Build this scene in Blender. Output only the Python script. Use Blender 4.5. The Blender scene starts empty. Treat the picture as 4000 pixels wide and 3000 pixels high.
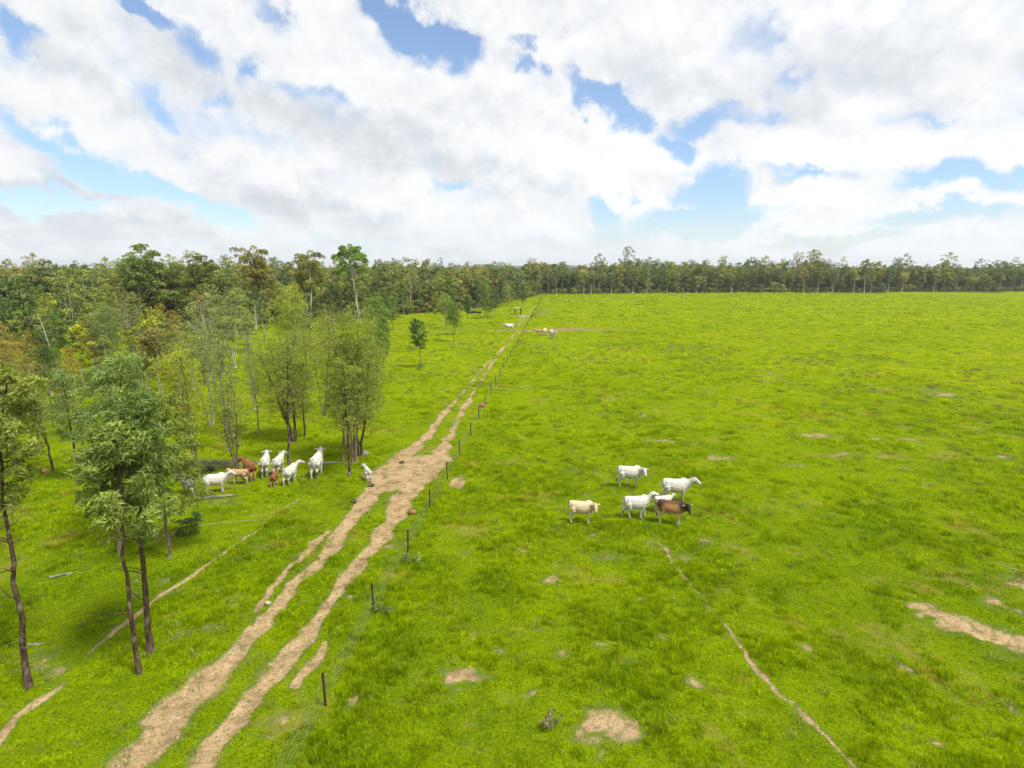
import bpy, math, random
import numpy as np
from mathutils import Vector, Matrix

S = bpy.context.scene
COL = S.collection
F, CX, CY, H, HOR = 2320.0, 2000.0, 1500.0, 15.0, 1042.0
PITCH = math.atan((CY - HOR) / F)

# ------------------------------------------------------------------ camera
cd = bpy.data.cameras.new('camera'); cam = bpy.data.objects.new('camera', cd); COL.objects.link(cam)
cam.location = (0, 0, H); cam.rotation_euler = (math.pi / 2 - PITCH, 0, 0)
cd.sensor_width = 36; cd.lens = 36 * F / 4000; cd.clip_start = 0.1; cd.clip_end = 30000
S.camera = cam

# ------------------------------------------------------------------ exposure, sun
S.view_settings.view_transform = 'Standard'; S.view_settings.look = 'None'
S.view_settings.exposure = 1.15; S.view_settings.gamma = 1
S.cycles.max_bounces = 6; S.cycles.diffuse_bounces = 3; S.cycles.transmission_bounces = 4; S.cycles.transparent_max_bounces = 4
S.cycles.use_denoising = True
SUN_EL, SUN_AZ = math.radians(60), math.radians(125)      # azimuth clockwise from +Y (the view direction)
sl = bpy.data.lights.new('sun', 'SUN'); sl.energy = 2.5; sl.angle = math.radians(12); sl.color = (1, .96, .88)
sun = bpy.data.objects.new('sun', sl); COL.objects.link(sun)
sv = Vector((math.cos(SUN_EL) * math.sin(SUN_AZ), math.cos(SUN_EL) * math.cos(SUN_AZ), math.sin(SUN_EL)))
sun.rotation_euler = sv.to_track_quat('Z', 'Y').to_euler()


class NT:
    """small helper around a node tree"""
    def __init__(s, t): s.t = t
    def n(s, typ, **k):
        nd = s.t.nodes.new(typ)
        for a, v in k.items(): setattr(nd, a, v)
        return nd
    def put(s, sock, v):
        if isinstance(v, bpy.types.NodeSocket): s.t.links.new(v, sock)
        elif v is not None: sock.default_value = v
    def m(s, op, a, b=None, c=None, clamp=False):
        nd = s.n('ShaderNodeMath', operation=op, use_clamp=clamp)
        s.put(nd.inputs[0], a); s.put(nd.inputs[1], b)
        if c is not None: s.put(nd.inputs[2], c)
        return nd.outputs[0]
    def vm(s, op, a, b=None, scale=None):
        nd = s.n('ShaderNodeVectorMath', operation=op)
        s.put(nd.inputs[0], a); s.put(nd.inputs[1], b)
        if scale is not None: s.put(nd.inputs[3], scale)
        return nd.outputs[1] if op in ('LENGTH', 'DOT_PRODUCT') else nd.outputs[0]
    def noise(s, vec, scale, detail=4, rough=.55, lac=2.0, dist=0.0, color=False):
        nd = s.n('ShaderNodeTexNoise'); s.put(nd.inputs['Vector'], vec)
        nd.inputs['Scale'].default_value = scale; nd.inputs['Detail'].default_value = detail
        nd.inputs['Roughness'].default_value = rough; nd.inputs['Lacunarity'].default_value = lac
        nd.inputs['Distortion'].default_value = dist
        return nd.outputs['Color' if color else 'Fac']
    def ss(s, v, a, b, lo=0.0, hi=1.0):
        nd = s.n('ShaderNodeMapRange', interpolation_type='SMOOTHSTEP')
        s.put(nd.inputs[0], v); s.put(nd.inputs[1], a); s.put(nd.inputs[2], b); s.put(nd.inputs[3], lo); s.put(nd.inputs[4], hi)
        return nd.outputs[0]
    def mix(s, f, a, b):
        nd = s.n('ShaderNodeMix', data_type='RGBA')
        s.put(nd.inputs[0], f)
        s.put(nd.inputs[6], a if isinstance(a, bpy.types.NodeSocket) else (*a, 1)[:4])
        s.put(nd.inputs[7], b if isinstance(b, bpy.types.NodeSocket) else (*b, 1)[:4])
        return nd.outputs[2]
    def mul(s, a, f):
        """colour times scalar"""
        return s.vm('SCALE', a, None, f)
    def ramp(s, f, stops, interp='LINEAR'):
        nd = s.n('ShaderNodeValToRGB'); s.put(nd.inputs[0], f); r = nd.color_ramp; r.interpolation = interp
        while len(r.elements) < len(stops): r.elements.new(.5)
        for e, (p, c) in zip(r.elements, stops): e.position = p; e.color = (*c, 1)
        return nd.outputs[0]


def px_dir(px, py):
    x = (px - CX) / F; v = (CY - py) / F
    d = Vector((x, math.cos(PITCH) + v * math.sin(PITCH), -math.sin(PITCH) + v * math.cos(PITCH)))
    return d
def azel(px, py):
    d = px_dir(px, py).normalized()
    return math.atan2(d.x, d.y), math.asin(d.z)

# ------------------------------------------------------------------ world: Nishita sky seen through a broken cloud layer
W = bpy.data.worlds.new('World'); S.world = W; W.use_nodes = True
W.node_tree.nodes.clear(); w = NT(W.node_tree)
sky = w.n('ShaderNodeTexSky', sky_type='NISHITA', sun_disc=False, sun_elevation=SUN_EL, sun_rotation=SUN_AZ)
sky.air_density = 1.0; sky.dust_density = 0.6; sky.ozone_density = 1.3
tc = w.n('ShaderNodeTexCoord').outputs['Generated']
sep = w.n('ShaderNodeSeparateXYZ'); w.put(sep.inputs[0], tc)
X, Y, Z = sep.outputs
az = w.m('ARCTAN2', X, Y); el = w.m('ARCSINE', w.m('MINIMUM', w.m('MAXIMUM', Z, -1.0), 1.0))
zz = w.m('ADD', w.m('MAXIMUM', Z, 0.0), .10)
cp = w.n('ShaderNodeCombineXYZ'); w.put(cp.inputs[0], w.m('DIVIDE', X, zz)); w.put(cp.inputs[1], w.m('DIVIDE', Y, zz)); cp.inputs[2].default_value = 1.7
PL = cp.outputs[0]                                         # the layer overhead, in plan
ca = w.n('ShaderNodeCombineXYZ'); w.put(ca.inputs[0], az); w.put(ca.inputs[1], el)
AE = ca.outputs[0]
n1 = w.noise(AE, 7, 6, .6, color=True)
n2 = w.noise(AE, 22, 5, .56, color=True)
wp = w.vm('ADD', w.vm('SCALE', w.vm('SUBTRACT', n1, (.5, .5, .5)), None, .20), w.vm('SCALE', w.vm('SUBTRACT', n2, (.5, .5, .5)), None, .09))
AW = w.vm('ADD', AE, w.vm('MULTIPLY', wp, (1, .55, 0)))
def blob(px, py, rx, ry, rot, s):
    a0, e0 = azel(px, py); a1, _ = azel(px + rx, py); _, e1 = azel(px, py - ry)
    mp = w.n('ShaderNodeMapping', vector_type='TEXTURE'); w.put(mp.inputs[0], AW)
    mp.inputs[1].default_value = (a0, e0, 0); mp.inputs[2].default_value = (0, 0, math.radians(-rot))
    mp.inputs[3].default_value = (abs(a1 - a0), abs(e1 - e0), 1)
    l = w.vm('LENGTH', mp.outputs[0])
    return w.ss(l, 0.0, 1.9, s, 0.0)
HOLES = [(1570, 50, 260, 90, 32, 1.15), (1690, 150, 150, 85, 35, 1.1), (27, 120, 90, 100, 20, .85), (120, 140, 120, 45, 10, .6),
         (540, 10, 130, 45, 30, .8), (1080, 30, 80, 60, 30, .6), (750, 150, 120, 75, 25, .75), (1020, 270, 60, 70, 20, .65),
         (600, 390, 150, 60, 30, .55), (885, 390, 60, 40, 20, .45), (1265, 395, 130, 55, 15, .55), (1320, 455, 70, 50, 30, .4),
         (250, 575, 190, 50, 24, .75), (500, 690, 240, 60, 20, .95), (760, 775, 220, 38, 16, .8), (170, 770, 260, 40, 8, .75),
         (1772, 741, 80, 22, 0, .5), (2027, 180, 45, 30, 0, .55), (2040, 262, 50, 35, 10, .6), (2330, 390, 150, 60, 42, 1.05),
         (2470, 470, 60, 50, 20, .8), (2787, 480, 170, 55, -5, .8), (2624, 570, 70, 45, 20, .8), (2770, 745, 150, 80, 0, .95),
         (2740, 850, 260, 62, -8, .95), (2362, 845, 70, 65, 0, .8), (3148, 680, 150, 24, 8, .6), (2940, 165, 130, 75, 15, .42),
         (3067, 328, 90, 40, 0, .4), (3800, 718, 330, 42, 2, .85), (3672, 850, 330, 34, 0, .7), (3200, 925, 330, 28, 0, .6),
         (3573, 485, 150, 26, 5, .45), (2450, 915, 180, 26, 0, .5), (1500, 960, 420, 22, 4, .35), (900, 480, 330, 60, 22, .3)]
hole = None
for b in HOLES:
    v = blob(*b[:5], b[5] * (1.28 if b[1] < 520 else 1.5)); hole = v if hole is None else w.m('SMOOTH_MAX', hole, v, .12)
LUMPS = [(3200, 620, 560, 60, 4, .5), (3080, 760, 260, 55, 0, .6), (3430, 735, 200, 50, 0, .5), (2300, 640, 330, 110, 10, .45), (3250, 880, 200, 32, 0, .6),
         (2500, 795, 150, 40, 5, .6), (2890, 925, 110, 42, 5, .55), (2080, 890, 130, 40, 0, .5), (3750, 800, 300, 26, 3, .4), (3850, 920, 260, 30, 3, .4),
         (300, 450, 420, 60, 22, .3), (700, 690, 360, 45, 20, .25), (1350, 250, 330, 110, 35, .3), (1650, 790, 170, 60, 10, .5), (1000, 640, 300, 45, 18, .25),
         (60, 620, 130, 90, 25, .3), (520, 850, 160, 26, 5, .35), (1160, 930, 160, 26, 3, .4), (90, 930, 170, 26, 5, .35)]
lump = None
for b in LUMPS:
    v = blob(*b); lump = v if lump is None else w.m('MAXIMUM', lump, v)
GREYS = [(3250, 330, 520, 130, -10, .75), (2600, 330, 360, 110, 10, .45), (1500, 560, 430, 90, 15, .6), (600, 520, 500, 50, 25, .25), (150, 720, 260, 40, 8, .8),
         (700, 230, 260, 90, 30, .4), (1250, 830, 420, 60, 12, .55), (350, 880, 420, 60, 5, .6), (250, 300, 300, 70, 20, .35), (2300, 965, 320, 26, 3, .5), (2050, 720, 300, 45, 10, .35),
         (3000, 700, 900, 22, 2, .3), (1500, 350, 250, 80, 20, .2), (800, 930, 600, 35, 3, .45), (1750, 965, 250, 18, 10, .6)]
grey = None
for b in GREYS:
    v = blob(*b); grey = v if grey is None else w.m('MAXIMUM', grey, v)
nb = w.noise(PL, .55, 7, .62)
nf = w.noise(PL, 2.2, 8, .6)
ne = w.noise(AE, 14, 7, .56)
dens = w.m('ADD', w.m('MULTIPLY', w.m('SUBTRACT', nb, .5), .6), w.m('MULTIPLY', w.m('SUBTRACT', ne, .5), 1.1))
dens = w.m('ADD', dens, w.m('MULTIPLY', w.m('SUBTRACT', nf, .5), .25))
dens = w.m('ADD', dens, .60)
dens = w.m('SUBTRACT', dens, hole); dens = w.m('ADD', dens, w.m('MULTIPLY', lump, .35))
alpha = w.ss(dens, -.28, .58)
# brightness of the cloud: lumps catch the sun, thick bases go grey
gr = w.m('ADD', grey, w.m('MULTIPLY', w.m('SUBTRACT', nf, .5), .9)); gr = w.m('SUBTRACT', gr, w.m('MULTIPLY', lump, .9))
gr = w.m('ADD', gr, w.m('MULTIPLY', w.m('SUBTRACT', ne, .5), .5), clamp=False)
ne2 = w.noise(w.vm('ADD', AE, (.004, .022, 0)), 14, 5, .6); ne3 = w.noise(AE, 14, 5, .6)
gr = w.m('ADD', gr, w.m('MULTIPLY', w.m('SUBTRACT', ne2, ne3), 2.2))       # tops catch the light, undersides go grey
shade = w.ss(gr, -.45, 1.0)
right = w.ss(az, -.65, .55)                                # thinner, brighter cloud towards the right
lit = w.mix(right, (.44, .445, .45), (.47, .472, .475))
dark = w.mix(right, (.295, .313, .34), (.34, .355, .375))
ccol = w.mix(shade, lit, dark)
lowband = w.ss(el, .0, .10, 1, 0)
lowband = w.m('MULTIPLY', lowband, .6)
bg1 = w.n('ShaderNodeBackground'); w.put(bg1.inputs[0], w.vm('MULTIPLY', sky.outputs[0], w.mix(w.ss(el, .05, .30), (.78, .86, .98), (1.0, 1.01, 1.04)))); bg1.inputs[1].default_value = .08
bg2 = w.n('ShaderNodeBackground'); w.put(bg2.inputs[0], w.mix(lowband, ccol, (.40, .43, .46))); bg2.inputs[1].default_value = 1.0
ms = w.n('ShaderNodeMixShader'); w.put(ms.inputs[0], w.m('MAXIMUM', w.m('MULTIPLY', alpha, .99), w.m('MULTIPLY', lowband, .9)))
w.put(ms.inputs[1], bg1.outputs[0]); w.put(ms.inputs[2], bg2.outputs[0])
wo = w.n('ShaderNodeOutputWorld'); w.put(wo.inputs[0], ms.outputs[0])
W.cycles.sampling_method = 'MANUAL'; W.cycles.sample_map_resolution = 512

# ------------------------------------------------------------------ numpy noise, terrain functions
def _hash(ix, iy, seed):
    n = (ix.astype(np.int64) * 374761393 + iy.astype(np.int64) * 668265263 + seed * 1442695041) & 0xffffffff
    n = ((n ^ (n >> 13)) * 1274126177) & 0xffffffff
    return ((n ^ (n >> 16)) & 0xffff) / 65535.0
def vnoise(x, y, seed=0):
    x0 = np.floor(x); y0 = np.floor(y); fx = x - x0; fy = y - y0
    fx = fx * fx * (3 - 2 * fx); fy = fy * fy * (3 - 2 * fy)
    a = _hash(x0, y0, seed); b = _hash(x0 + 1, y0, seed); c = _hash(x0, y0 + 1, seed); d = _hash(x0 + 1, y0 + 1, seed)
    return (a * (1 - fx) + b * fx) * (1 - fy) + (c * (1 - fx) + d * fx) * fy
def fbm(x, y, o=4, seed=0):
    s = 0; a = .5; t = 0
    for i in range(o):
        s = s + a * vnoise(x * 2 ** i + 17.3 * i, y * 2 ** i - 9.1 * i, seed + i); t += a; a *= .5
    return s / t
def P(px, py, z=0.0):
    d = px_dir(px, py); t = (H - z) / -d.z
    return Vector((d.x * t, d.y * t, z))
def P2(px, py): p = P(px, py); return (p.x, p.y)
K = 4000 / 2212.0
def Q(x, y): return P2(x * K, y * K)                       # points read off the 2212 px view

def seg_dist(x, y, pts):
    """distance to a polyline whose points carry a half-width; returns min(dist/halfwidth)"""
    best = np.full(x.shape, 1e9)
    for (ax, ay, wa), (bx, by, wb) in zip(pts[:-1], pts[1:]):
        dx, dy = bx - ax, by - ay; L = dx * dx + dy * dy + 1e-9
        t = np.clip(((x - ax) * dx + (y - ay) * dy) / L, 0, 1)
        d = np.hypot(x - ax - t * dx, y - ay - t * dy) / (wa + (wb - wa) * t)
        best = np.minimum(best, d)
    return best
RUT_R = [(*Q(360, 1760), .40), (*Q(436, 1655), .36), (*Q(500, 1570), .36), (*Q(585, 1462), .37), (*Q(660, 1372), .37), (*Q(722, 1290), .36), (*Q(772, 1222), .42),
         (*Q(822, 1165), .48), (*Q(850, 1112), .6), (*Q(872, 1070), .8), (*Q(905, 1030), 1.0), (*Q(938, 1000), .8), (*Q(962, 955), .55), (*Q(1000, 884), .38), (*Q(1032, 832), .32),
         (*Q(1065, 782), .28), (*Q(1095, 742), .3), (*Q(1112, 720), .3), (*Q(1122, 700), .5), (*Q(1130, 685), .5), (*Q(1165, 655), .4)]
RUT_L = [(*Q(170, 1780), .62), (*Q(280, 1655), .62), (*Q(380, 1540), .66), (*Q(445, 1475), .62), (*Q(510, 1415), .45), (*Q(568, 1348), .36), (*Q(628, 1278), .34), (*Q(686, 1213), .40),
         (*Q(732, 1152), .55), (*Q(772, 1102), .45), (*Q(802, 1062), .6), (*Q(832, 1022), 1.0), (*Q(868, 986), .8), (*Q(918, 945), .5), (*Q(952, 900), .38), (*Q(990, 860), .28),
         (*Q(1030, 808), .26), (*Q(1085, 750), .25)]
RUT_O = [(*Q(553, 1318), .16), (*Q(580, 1288), .22), (*Q(608, 1250), .22), (*Q(645, 1205), .2), (*Q(690, 1162), .32), (*Q(706, 1147), .2)]
RUT_P = [(*Q(428, 1500), .2), (*Q(480, 1425), .3), (*Q(540, 1360), .25)]
RUT_S = [(*Q(635, 1482), .18), (*Q(652, 1450), .3), (*Q(676, 1425), .3), (*Q(692, 1396), .15)]
WIDE = [(*Q(830, 1050), 1.1), (*Q(880, 1015), 1.9), (*Q(920, 990), 1.5), (*Q(960, 985), .7), (*Q(968, 990), .5)]
PATH_L = [(a, b, c * .78) for a, b, c in [(*Q(-60, 1640), .38), (*Q(0, 1590), .36), (*Q(60, 1530), .34), (*Q(118, 1490), .2)]]
PATH_L2 = [(a, b, c * .78) for a, b, c in [(*Q(190, 1420), .16), (*Q(240, 1380), .24), (*Q(300, 1330), .28), (*Q(370, 1272), .26), (*Q(442, 1225), .22), (*Q(510, 1180), .2), (*Q(562, 1140), .14), (*Q(605, 1105), .13), (*Q(648, 1075), .15)]]
PATH_R = [(a, b, c * .78) for a, b, c in [(*Q(1395, 1128), .12), (*Q(1440, 1190), .16), (*Q(1500, 1272), .16), (*Q(1560, 1340), .1), (*Q(1602, 1400), .2), (*Q(1660, 1470), .2), (*Q(1718, 1532), .22), (*Q(1780, 1590), .14), (*Q(1860, 1665), .14), (*Q(1930, 1740), .14)]]
PATH_R2 = [(a, b, c * .78) for a, b, c in [(*Q(1140, 790), .09), (*Q(1152, 850), .1), (*Q(1180, 900), .1), (*Q(1215, 950), .11), (*Q(1280, 1012), .13), (*Q(1320, 1050), .12), (*Q(1395, 1128), .12)]]
PATH_R3 = [(a, b, c * .78) for a, b, c in [(*Q(1335, 962), .13), (*Q(1345, 1000), .1), (*Q(1362, 1060), .11), (*Q(1392, 1125), .11)]]
CREEK = [(*Q(1040, 712), .9), (*Q(1105, 714), 1.5), (*Q(1150, 714), 2.6), (*Q(1200, 712), 4.0), (*Q(1235, 710.5), 4.6), (*Q(1290, 712), 2.2), (*Q(1380, 712), 1.0)]
PATCH = [  # px, py (4000 px), half-width across m, half-depth m, strength
    (3600, 2360, .9, .6, 1.1), (3680, 2400, 1.0, .7, 1.2), (3780, 2440, 1.3, .8, 1.2), (3880, 2480, 1.3, .8, 1.2), (3970, 2510, 1.3, .7, 1.2), (4060, 2540, 1.2, .7, 1.1), (3890, 2350, .9, .8, .75), (3980, 2275, .7, .9, .8), (3960, 2380, .6, .6, .6),
    (2374, 2838, 1.05, .9, 1.1), (2290, 2890, .5, .7, .8), (2330, 2950, .35, .5, .7), (2157, 2268, .62, .6, .85), (2386, 2181, 1.0, .8, .6), (2368, 2531, .4, .4, .7), (2711, 2669, .4, .35, .7),
    (2036, 2151, .5, .6, .65), (2675, 2169, .6, .7, .6), (2754, 2108, .6, .5, .7), (2464, 2591, .25, .25, .6), (1802, 2651, .85, .6, 1.05), (1800, 2710, .6, .3, .6), (1965, 2531, .45, .3, .7),
    (1841, 2497, .25, .2, .7), (1374, 2736, .3, .5, .6), (1781, 1880, .8, 1.6, 1.0), (1080, 2815, .3, .45, .8), (1035, 2880, .25, .3, .8), (1535, 2135, .9, .6, .75), (1360, 2340, .5, .5, .7),
    (2300, 2090, .8, .7, .5), (2170, 2070, .9, .7, .5), (2290, 1930, .4, .7, .5), (2640, 1895, .9, .9, .7), (2540, 2120, .5, .7, .6),
    (2622, 1356, 1.6, 3.0, .7), (3010, 1453, 1.8, 2.5, .7), (3075, 1487, 1.5, 2.0, .7), (3690, 1540, 3.0, 2.4, .8), (3640, 1520, 2.0, 1.6, .6), (3210, 1702, 2.0, 1.2, .85), (3440, 1716, 1.0, 1.0, .8),
    (2710, 1735, 1.4, 1.2, .6), (3100, 1820, 1.4, .8, .6), (3120, 1260, 3, 5, .5), (3900, 1440, 3, 2, .5), (3560, 1830, .7, .5, .5), (2250, 1835, .8, .8, .5),
    (900, 2340, .9, .5, .5), (1250, 2560, .3, .3, .6), (620, 1985, 1.6, 1.0, .6), (870, 1960, 1.6, .9, .65), (880, 1810, 3.0, 1.4, .6), (170, 2590, .9, .8, .6), (200, 2640, .4, .7, .7),
    (2040, 1240, 2.2, 5.0, .9), (2030, 1262, 1.4, 4.5, .7), (1600, 1280, 6, 4, .45), (1700, 1300, 9, 3, .5), (1740, 1290, 6, 2.5, .5), (520, 2320, .5, .4, .5), (950, 2090, .6, .4, .5),
    (790, 1845, 1.2, .7, .8), (1010, 2140, .5, .4, .5), (720, 2480, .6, .5, .5), (820, 2460, .5, .6, .55)]
_r = random.Random(5)
SPECKS = [(_r.uniform(1750, 4000), _r.uniform(1380, 2950), _r.uniform(.15, .45), _r.uniform(.15, .4), _r.uniform(.55, .85)) for _ in range(34)] + [(_r.uniform(2300, 4000), _r.uniform(1330, 1800), _r.uniform(.6, 1.8), _r.uniform(.5, 1.2), _r.uniform(.5, .8)) for _ in range(22)] + [(_r.uniform(150, 1300), _r.uniform(2000, 2900), _r.uniform(.15, .4), _r.uniform(.15, .3), _r.uniform(.5, .75)) for _ in range(14)]
def dirt_parts(x, y):
    wob = 1 + .55 * (fbm(x * .9, y * .9, 4, 5) - .5) * 2
    x0, y0 = x, y; x = x + (fbm(x0 * .8, y0 * .8, 3, 51) - .5) * .7; y = y + (fbm(x0 * .8, y0 * .8, 3, 61) - .5) * .9
    def pr(pts, k=1.0): d = seg_dist(x, y, pts) / wob; return np.clip(1.28 - d * .78, 0, 1) * k
    track = np.maximum.reduce([pr(RUT_R), pr(RUT_L), pr(RUT_O, .9), pr(RUT_P, .8), pr(RUT_S, .85), pr(WIDE, .95)])
    track = track * np.where(y > 50, np.clip(.15 + fbm(x * .25, y * .16, 3, 31) * 1.25, 0, 1), 1)
    brk = np.clip(.82 + (fbm(x * .25, y * .25, 3, 91) - .5) * 1.0, .62, 1)
    path = np.maximum.reduce([pr(PATH_L, 1.1), pr(PATH_L2, .85), pr(PATH_R[:5], .76), pr(PATH_R[4:], .85), pr(PATH_R2, .62), pr(PATH_R3, .62)]) * brk
    creek = pr([(a, b, c * .8) for a, b, c in CREEK], .85)
    patch = np.zeros(x.shape)
    for px, py, rx, ry, s in PATCH + SPECKS:
        cx_, cy_ = P2(px, py); d = np.hypot((x + (fbm(x0 * 1.7, y0 * 1.7, 3, 71) - .5) * rx * 1.6 - cx_) / rx, (y - cy_) / ry) / wob
        patch = np.maximum(patch, np.clip(1.10 - d * .8, 0, 1) * s * .88)
    return track, path, creek, patch
def height(x, y):
    x = np.asarray(x, float); y = np.asarray(y, float); r = np.hypot(x, y)
    f = np.clip(60 / (r + 1), .15, 1)
    h = .30 * (fbm(x / 22, y / 22, 2, 3) - .5) + .16 * (fbm(x / 3.2, y / 3.2, 3, 8) - .5) + .10 * (fbm(x / .9, y / .9, 2, 11) - .5) * f
    return h
def hz(x, y): return float(height(np.array([x]), np.array([y]))[0])
def G(px, py):
    p = P(px, py); return Vector((p.x, p.y, hz(p.x, p.y)))

# ------------------------------------------------------------------ materials
def new_mat(name):
    m = bpy.data.materials.new(name); m.use_nodes = True; m.node_tree.nodes.clear(); return m, NT(m.node_tree)
def finish(t, sh, bump=None):
    o = t.n('ShaderNodeOutputMaterial'); t.put(o.inputs[0], sh)
def princ(t, col, rough=.85, spec=.2, bump=None, bstr=.5, bdist=.02):
    b = t.n('ShaderNodeBsdfPrincipled'); t.put(b.inputs['Base Color'], col if isinstance(col, bpy.types.NodeSocket) else (*col, 1))
    b.inputs['Roughness'].default_value = rough; b.inputs['Specular IOR Level'].default_value = spec
    if bump is not None:
        bn = t.n('ShaderNodeBump'); bn.inputs['Strength'].default_value = bstr; bn.inputs['Distance'].default_value = bdist
        t.put(bn.inputs['Height'], bump); t.put(b.inputs['Normal'], bn.outputs[0])
    return b.outputs[0]
def grass_colour(t, pos):
    """colour of the sward by place: yellow-green pasture, deeper green hollows, dry straw flecks"""
    flat = t.vm('MULTIPLY', pos, (1, 1, 0))
    big = t.noise(flat, .055, 3, .5); mid = t.noise(flat, .33, 4, .6); sm = t.noise(flat, 1.7, 5, .65); fine = t.noise(flat, 9, 4, .7)
    sp = t.n('ShaderNodeSeparateXYZ'); t.put(sp.inputs[0], pos)
    v = t.m('ADD', t.m('MULTIPLY', big, .30), t.m('ADD', t.m('MULTIPLY', mid, .42), t.m('MULTIPLY', sm, .28)))
    far = t.ss(sp.outputs[1], 15, 95, -.04, .05)
    v = t.m('ADD', v, far)
    c = t.ramp(v, [(.34, (.098, .168, .003)), (.44, (.150, .230, .002)), (.53, (.202, .284, .001)), (.63, (.255, .318, .002))])
    c = t.mix(t.ss(fine, .52, .66, 0, .55), c, (.30, .36, .012))
    c = t.mix(t.ss(fine, .49, .36, 0, .65), c, (.040, .080, .006))
    c = t.mix(t.ss(t.noise(flat, 3.6, 5, .72), .47, .34, 0, .5), c, (.060, .115, .006))
    c = t.mix(t.ss(t.noise(flat, 5.3, 4, .7), .57, .66, 0, .5), c, (.27, .26, .06))
    dry = t.noise(flat, .21, 5, .7)
    c = t.mix(t.ss(dry, .55, .66, 0, .55), c, (.27, .24, .06))
    return c
m_ground, t = new_mat('pasture_ground')
pos = t.n('ShaderNodeNewGeometry').outputs['Position']
gc = grass_colour(t, pos)
at = t.n('ShaderNodeAttribute', attribute_name='dirt'); D = at.outputs['Fac']
at2 = t.n('ShaderNodeAttribute', attribute_name='red'); R = at2.outputs['Fac']
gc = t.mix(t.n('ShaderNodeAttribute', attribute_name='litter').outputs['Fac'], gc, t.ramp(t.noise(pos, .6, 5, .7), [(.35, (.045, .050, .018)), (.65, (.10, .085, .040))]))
e1 = t.noise(pos, 1.9, 6, .7); e2 = t.noise(pos, 11, 4, .7)
dm = t.m('ADD', D, t.m('ADD', t.m('MULTIPLY', t.m('SUBTRACT', e1, .5), .60), t.m('MULTIPLY', t.m('SUBTRACT', e2, .5), .55)))
dm = t.m('MULTIPLY', t.ss(dm, .38, .72), t.ss(t.noise(pos, 5, 5, .75), .36, .50, .25, 1.0))
dn = t.noise(pos, 1.3, 6, .65); df = t.noise(pos, 14, 5, .75)
dc = t.ramp(dn, [(.34, (.22, .148, .080)), (.47, (.385, .262, .142)), (.60, (.485, .340, .198))])
dc = t.mix(t.ss(df, .53, .62, 0, .6), dc, (.20, .14, .075))
dc = t.mix(t.ss(df, .46, .38, 0, .35), dc, (.52, .40, .25))
dung = t.noise(pos, .95, 5, .75, dist=.5)
dc = t.mix(t.ss(dung, .58, .66, 0, .6), dc, (.15, .105, .06))
dc = t.mix(t.ss(t.noise(pos, 3.2, 6, .75), .57, .63, 0, .55), dc, (.20, .14, .085))
dc = t.mix(t.ss(t.noise(pos, 2.3, 6, .8), .58, .66, 0, .6), dc, (.12, .15, .035))
rc = t.ramp(df, [(.3, (.14, .085, .045)), (.7, (.27, .165, .09))])
dc = t.mix(t.m('MULTIPLY', R, .85), dc, rc)
worn = t.ss(D, .02, .45, 0, .75)
gc = t.vm('MULTIPLY', gc, (.80, .80, .80))
gc = t.mix(t.m('MULTIPLY', worn, t.ss(e1, .35, .6)), gc, (.10, .13, .040))
gc = t.mix(t.ss(t.noise(pos, .75, 6, .75), .62, .70, 0, .55), gc, (.22, .17, .085))
col = t.mix(dm, gc, dc)
bh = t.m('ADD', t.m('MULTIPLY', t.noise(pos, 5, 5, .7), .16), t.m('MULTIPLY', t.noise(pos, 16, 3, .7), .05))
finish(t, princ(t, col, 1.0, .0, bh, .9, 1.0))

m_grass, t = new_mat('grass_blades')
pos = t.n('ShaderNodeNewGeometry').outputs['Position']
c = grass_colour(t, pos)
rd = t.n('ShaderNodeObjectInfo').outputs['Random']
at = t.n('ShaderNodeAttribute', attribute_name='tone'); tone = at.outputs['Fac']
c = t.mul(c, t.m('MULTIPLY', t.ss(rd, 0, 1, 1.10, 1.75), t.ss(tone, 0, 1, .85, 1.6)))
c = t.vm('MULTIPLY', c, (1.08, 1.02, .6))
d = t.n('ShaderNodeBsdfDiffuse'); t.put(d.inputs[0], c)
tr = t.n('ShaderNodeBsdfTranslucent'); t.put(tr.inputs[0], t.vm('MULTIPLY', c, (1.15, 1.1, .6)))
mx = t.n('ShaderNodeMixShader'); mx.inputs[0].default_value = .48; t.put(mx.inputs[1], d.outputs[0]); t.put(mx.inputs[2], tr.outputs[0])
finish(t, mx.outputs[0])

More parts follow.
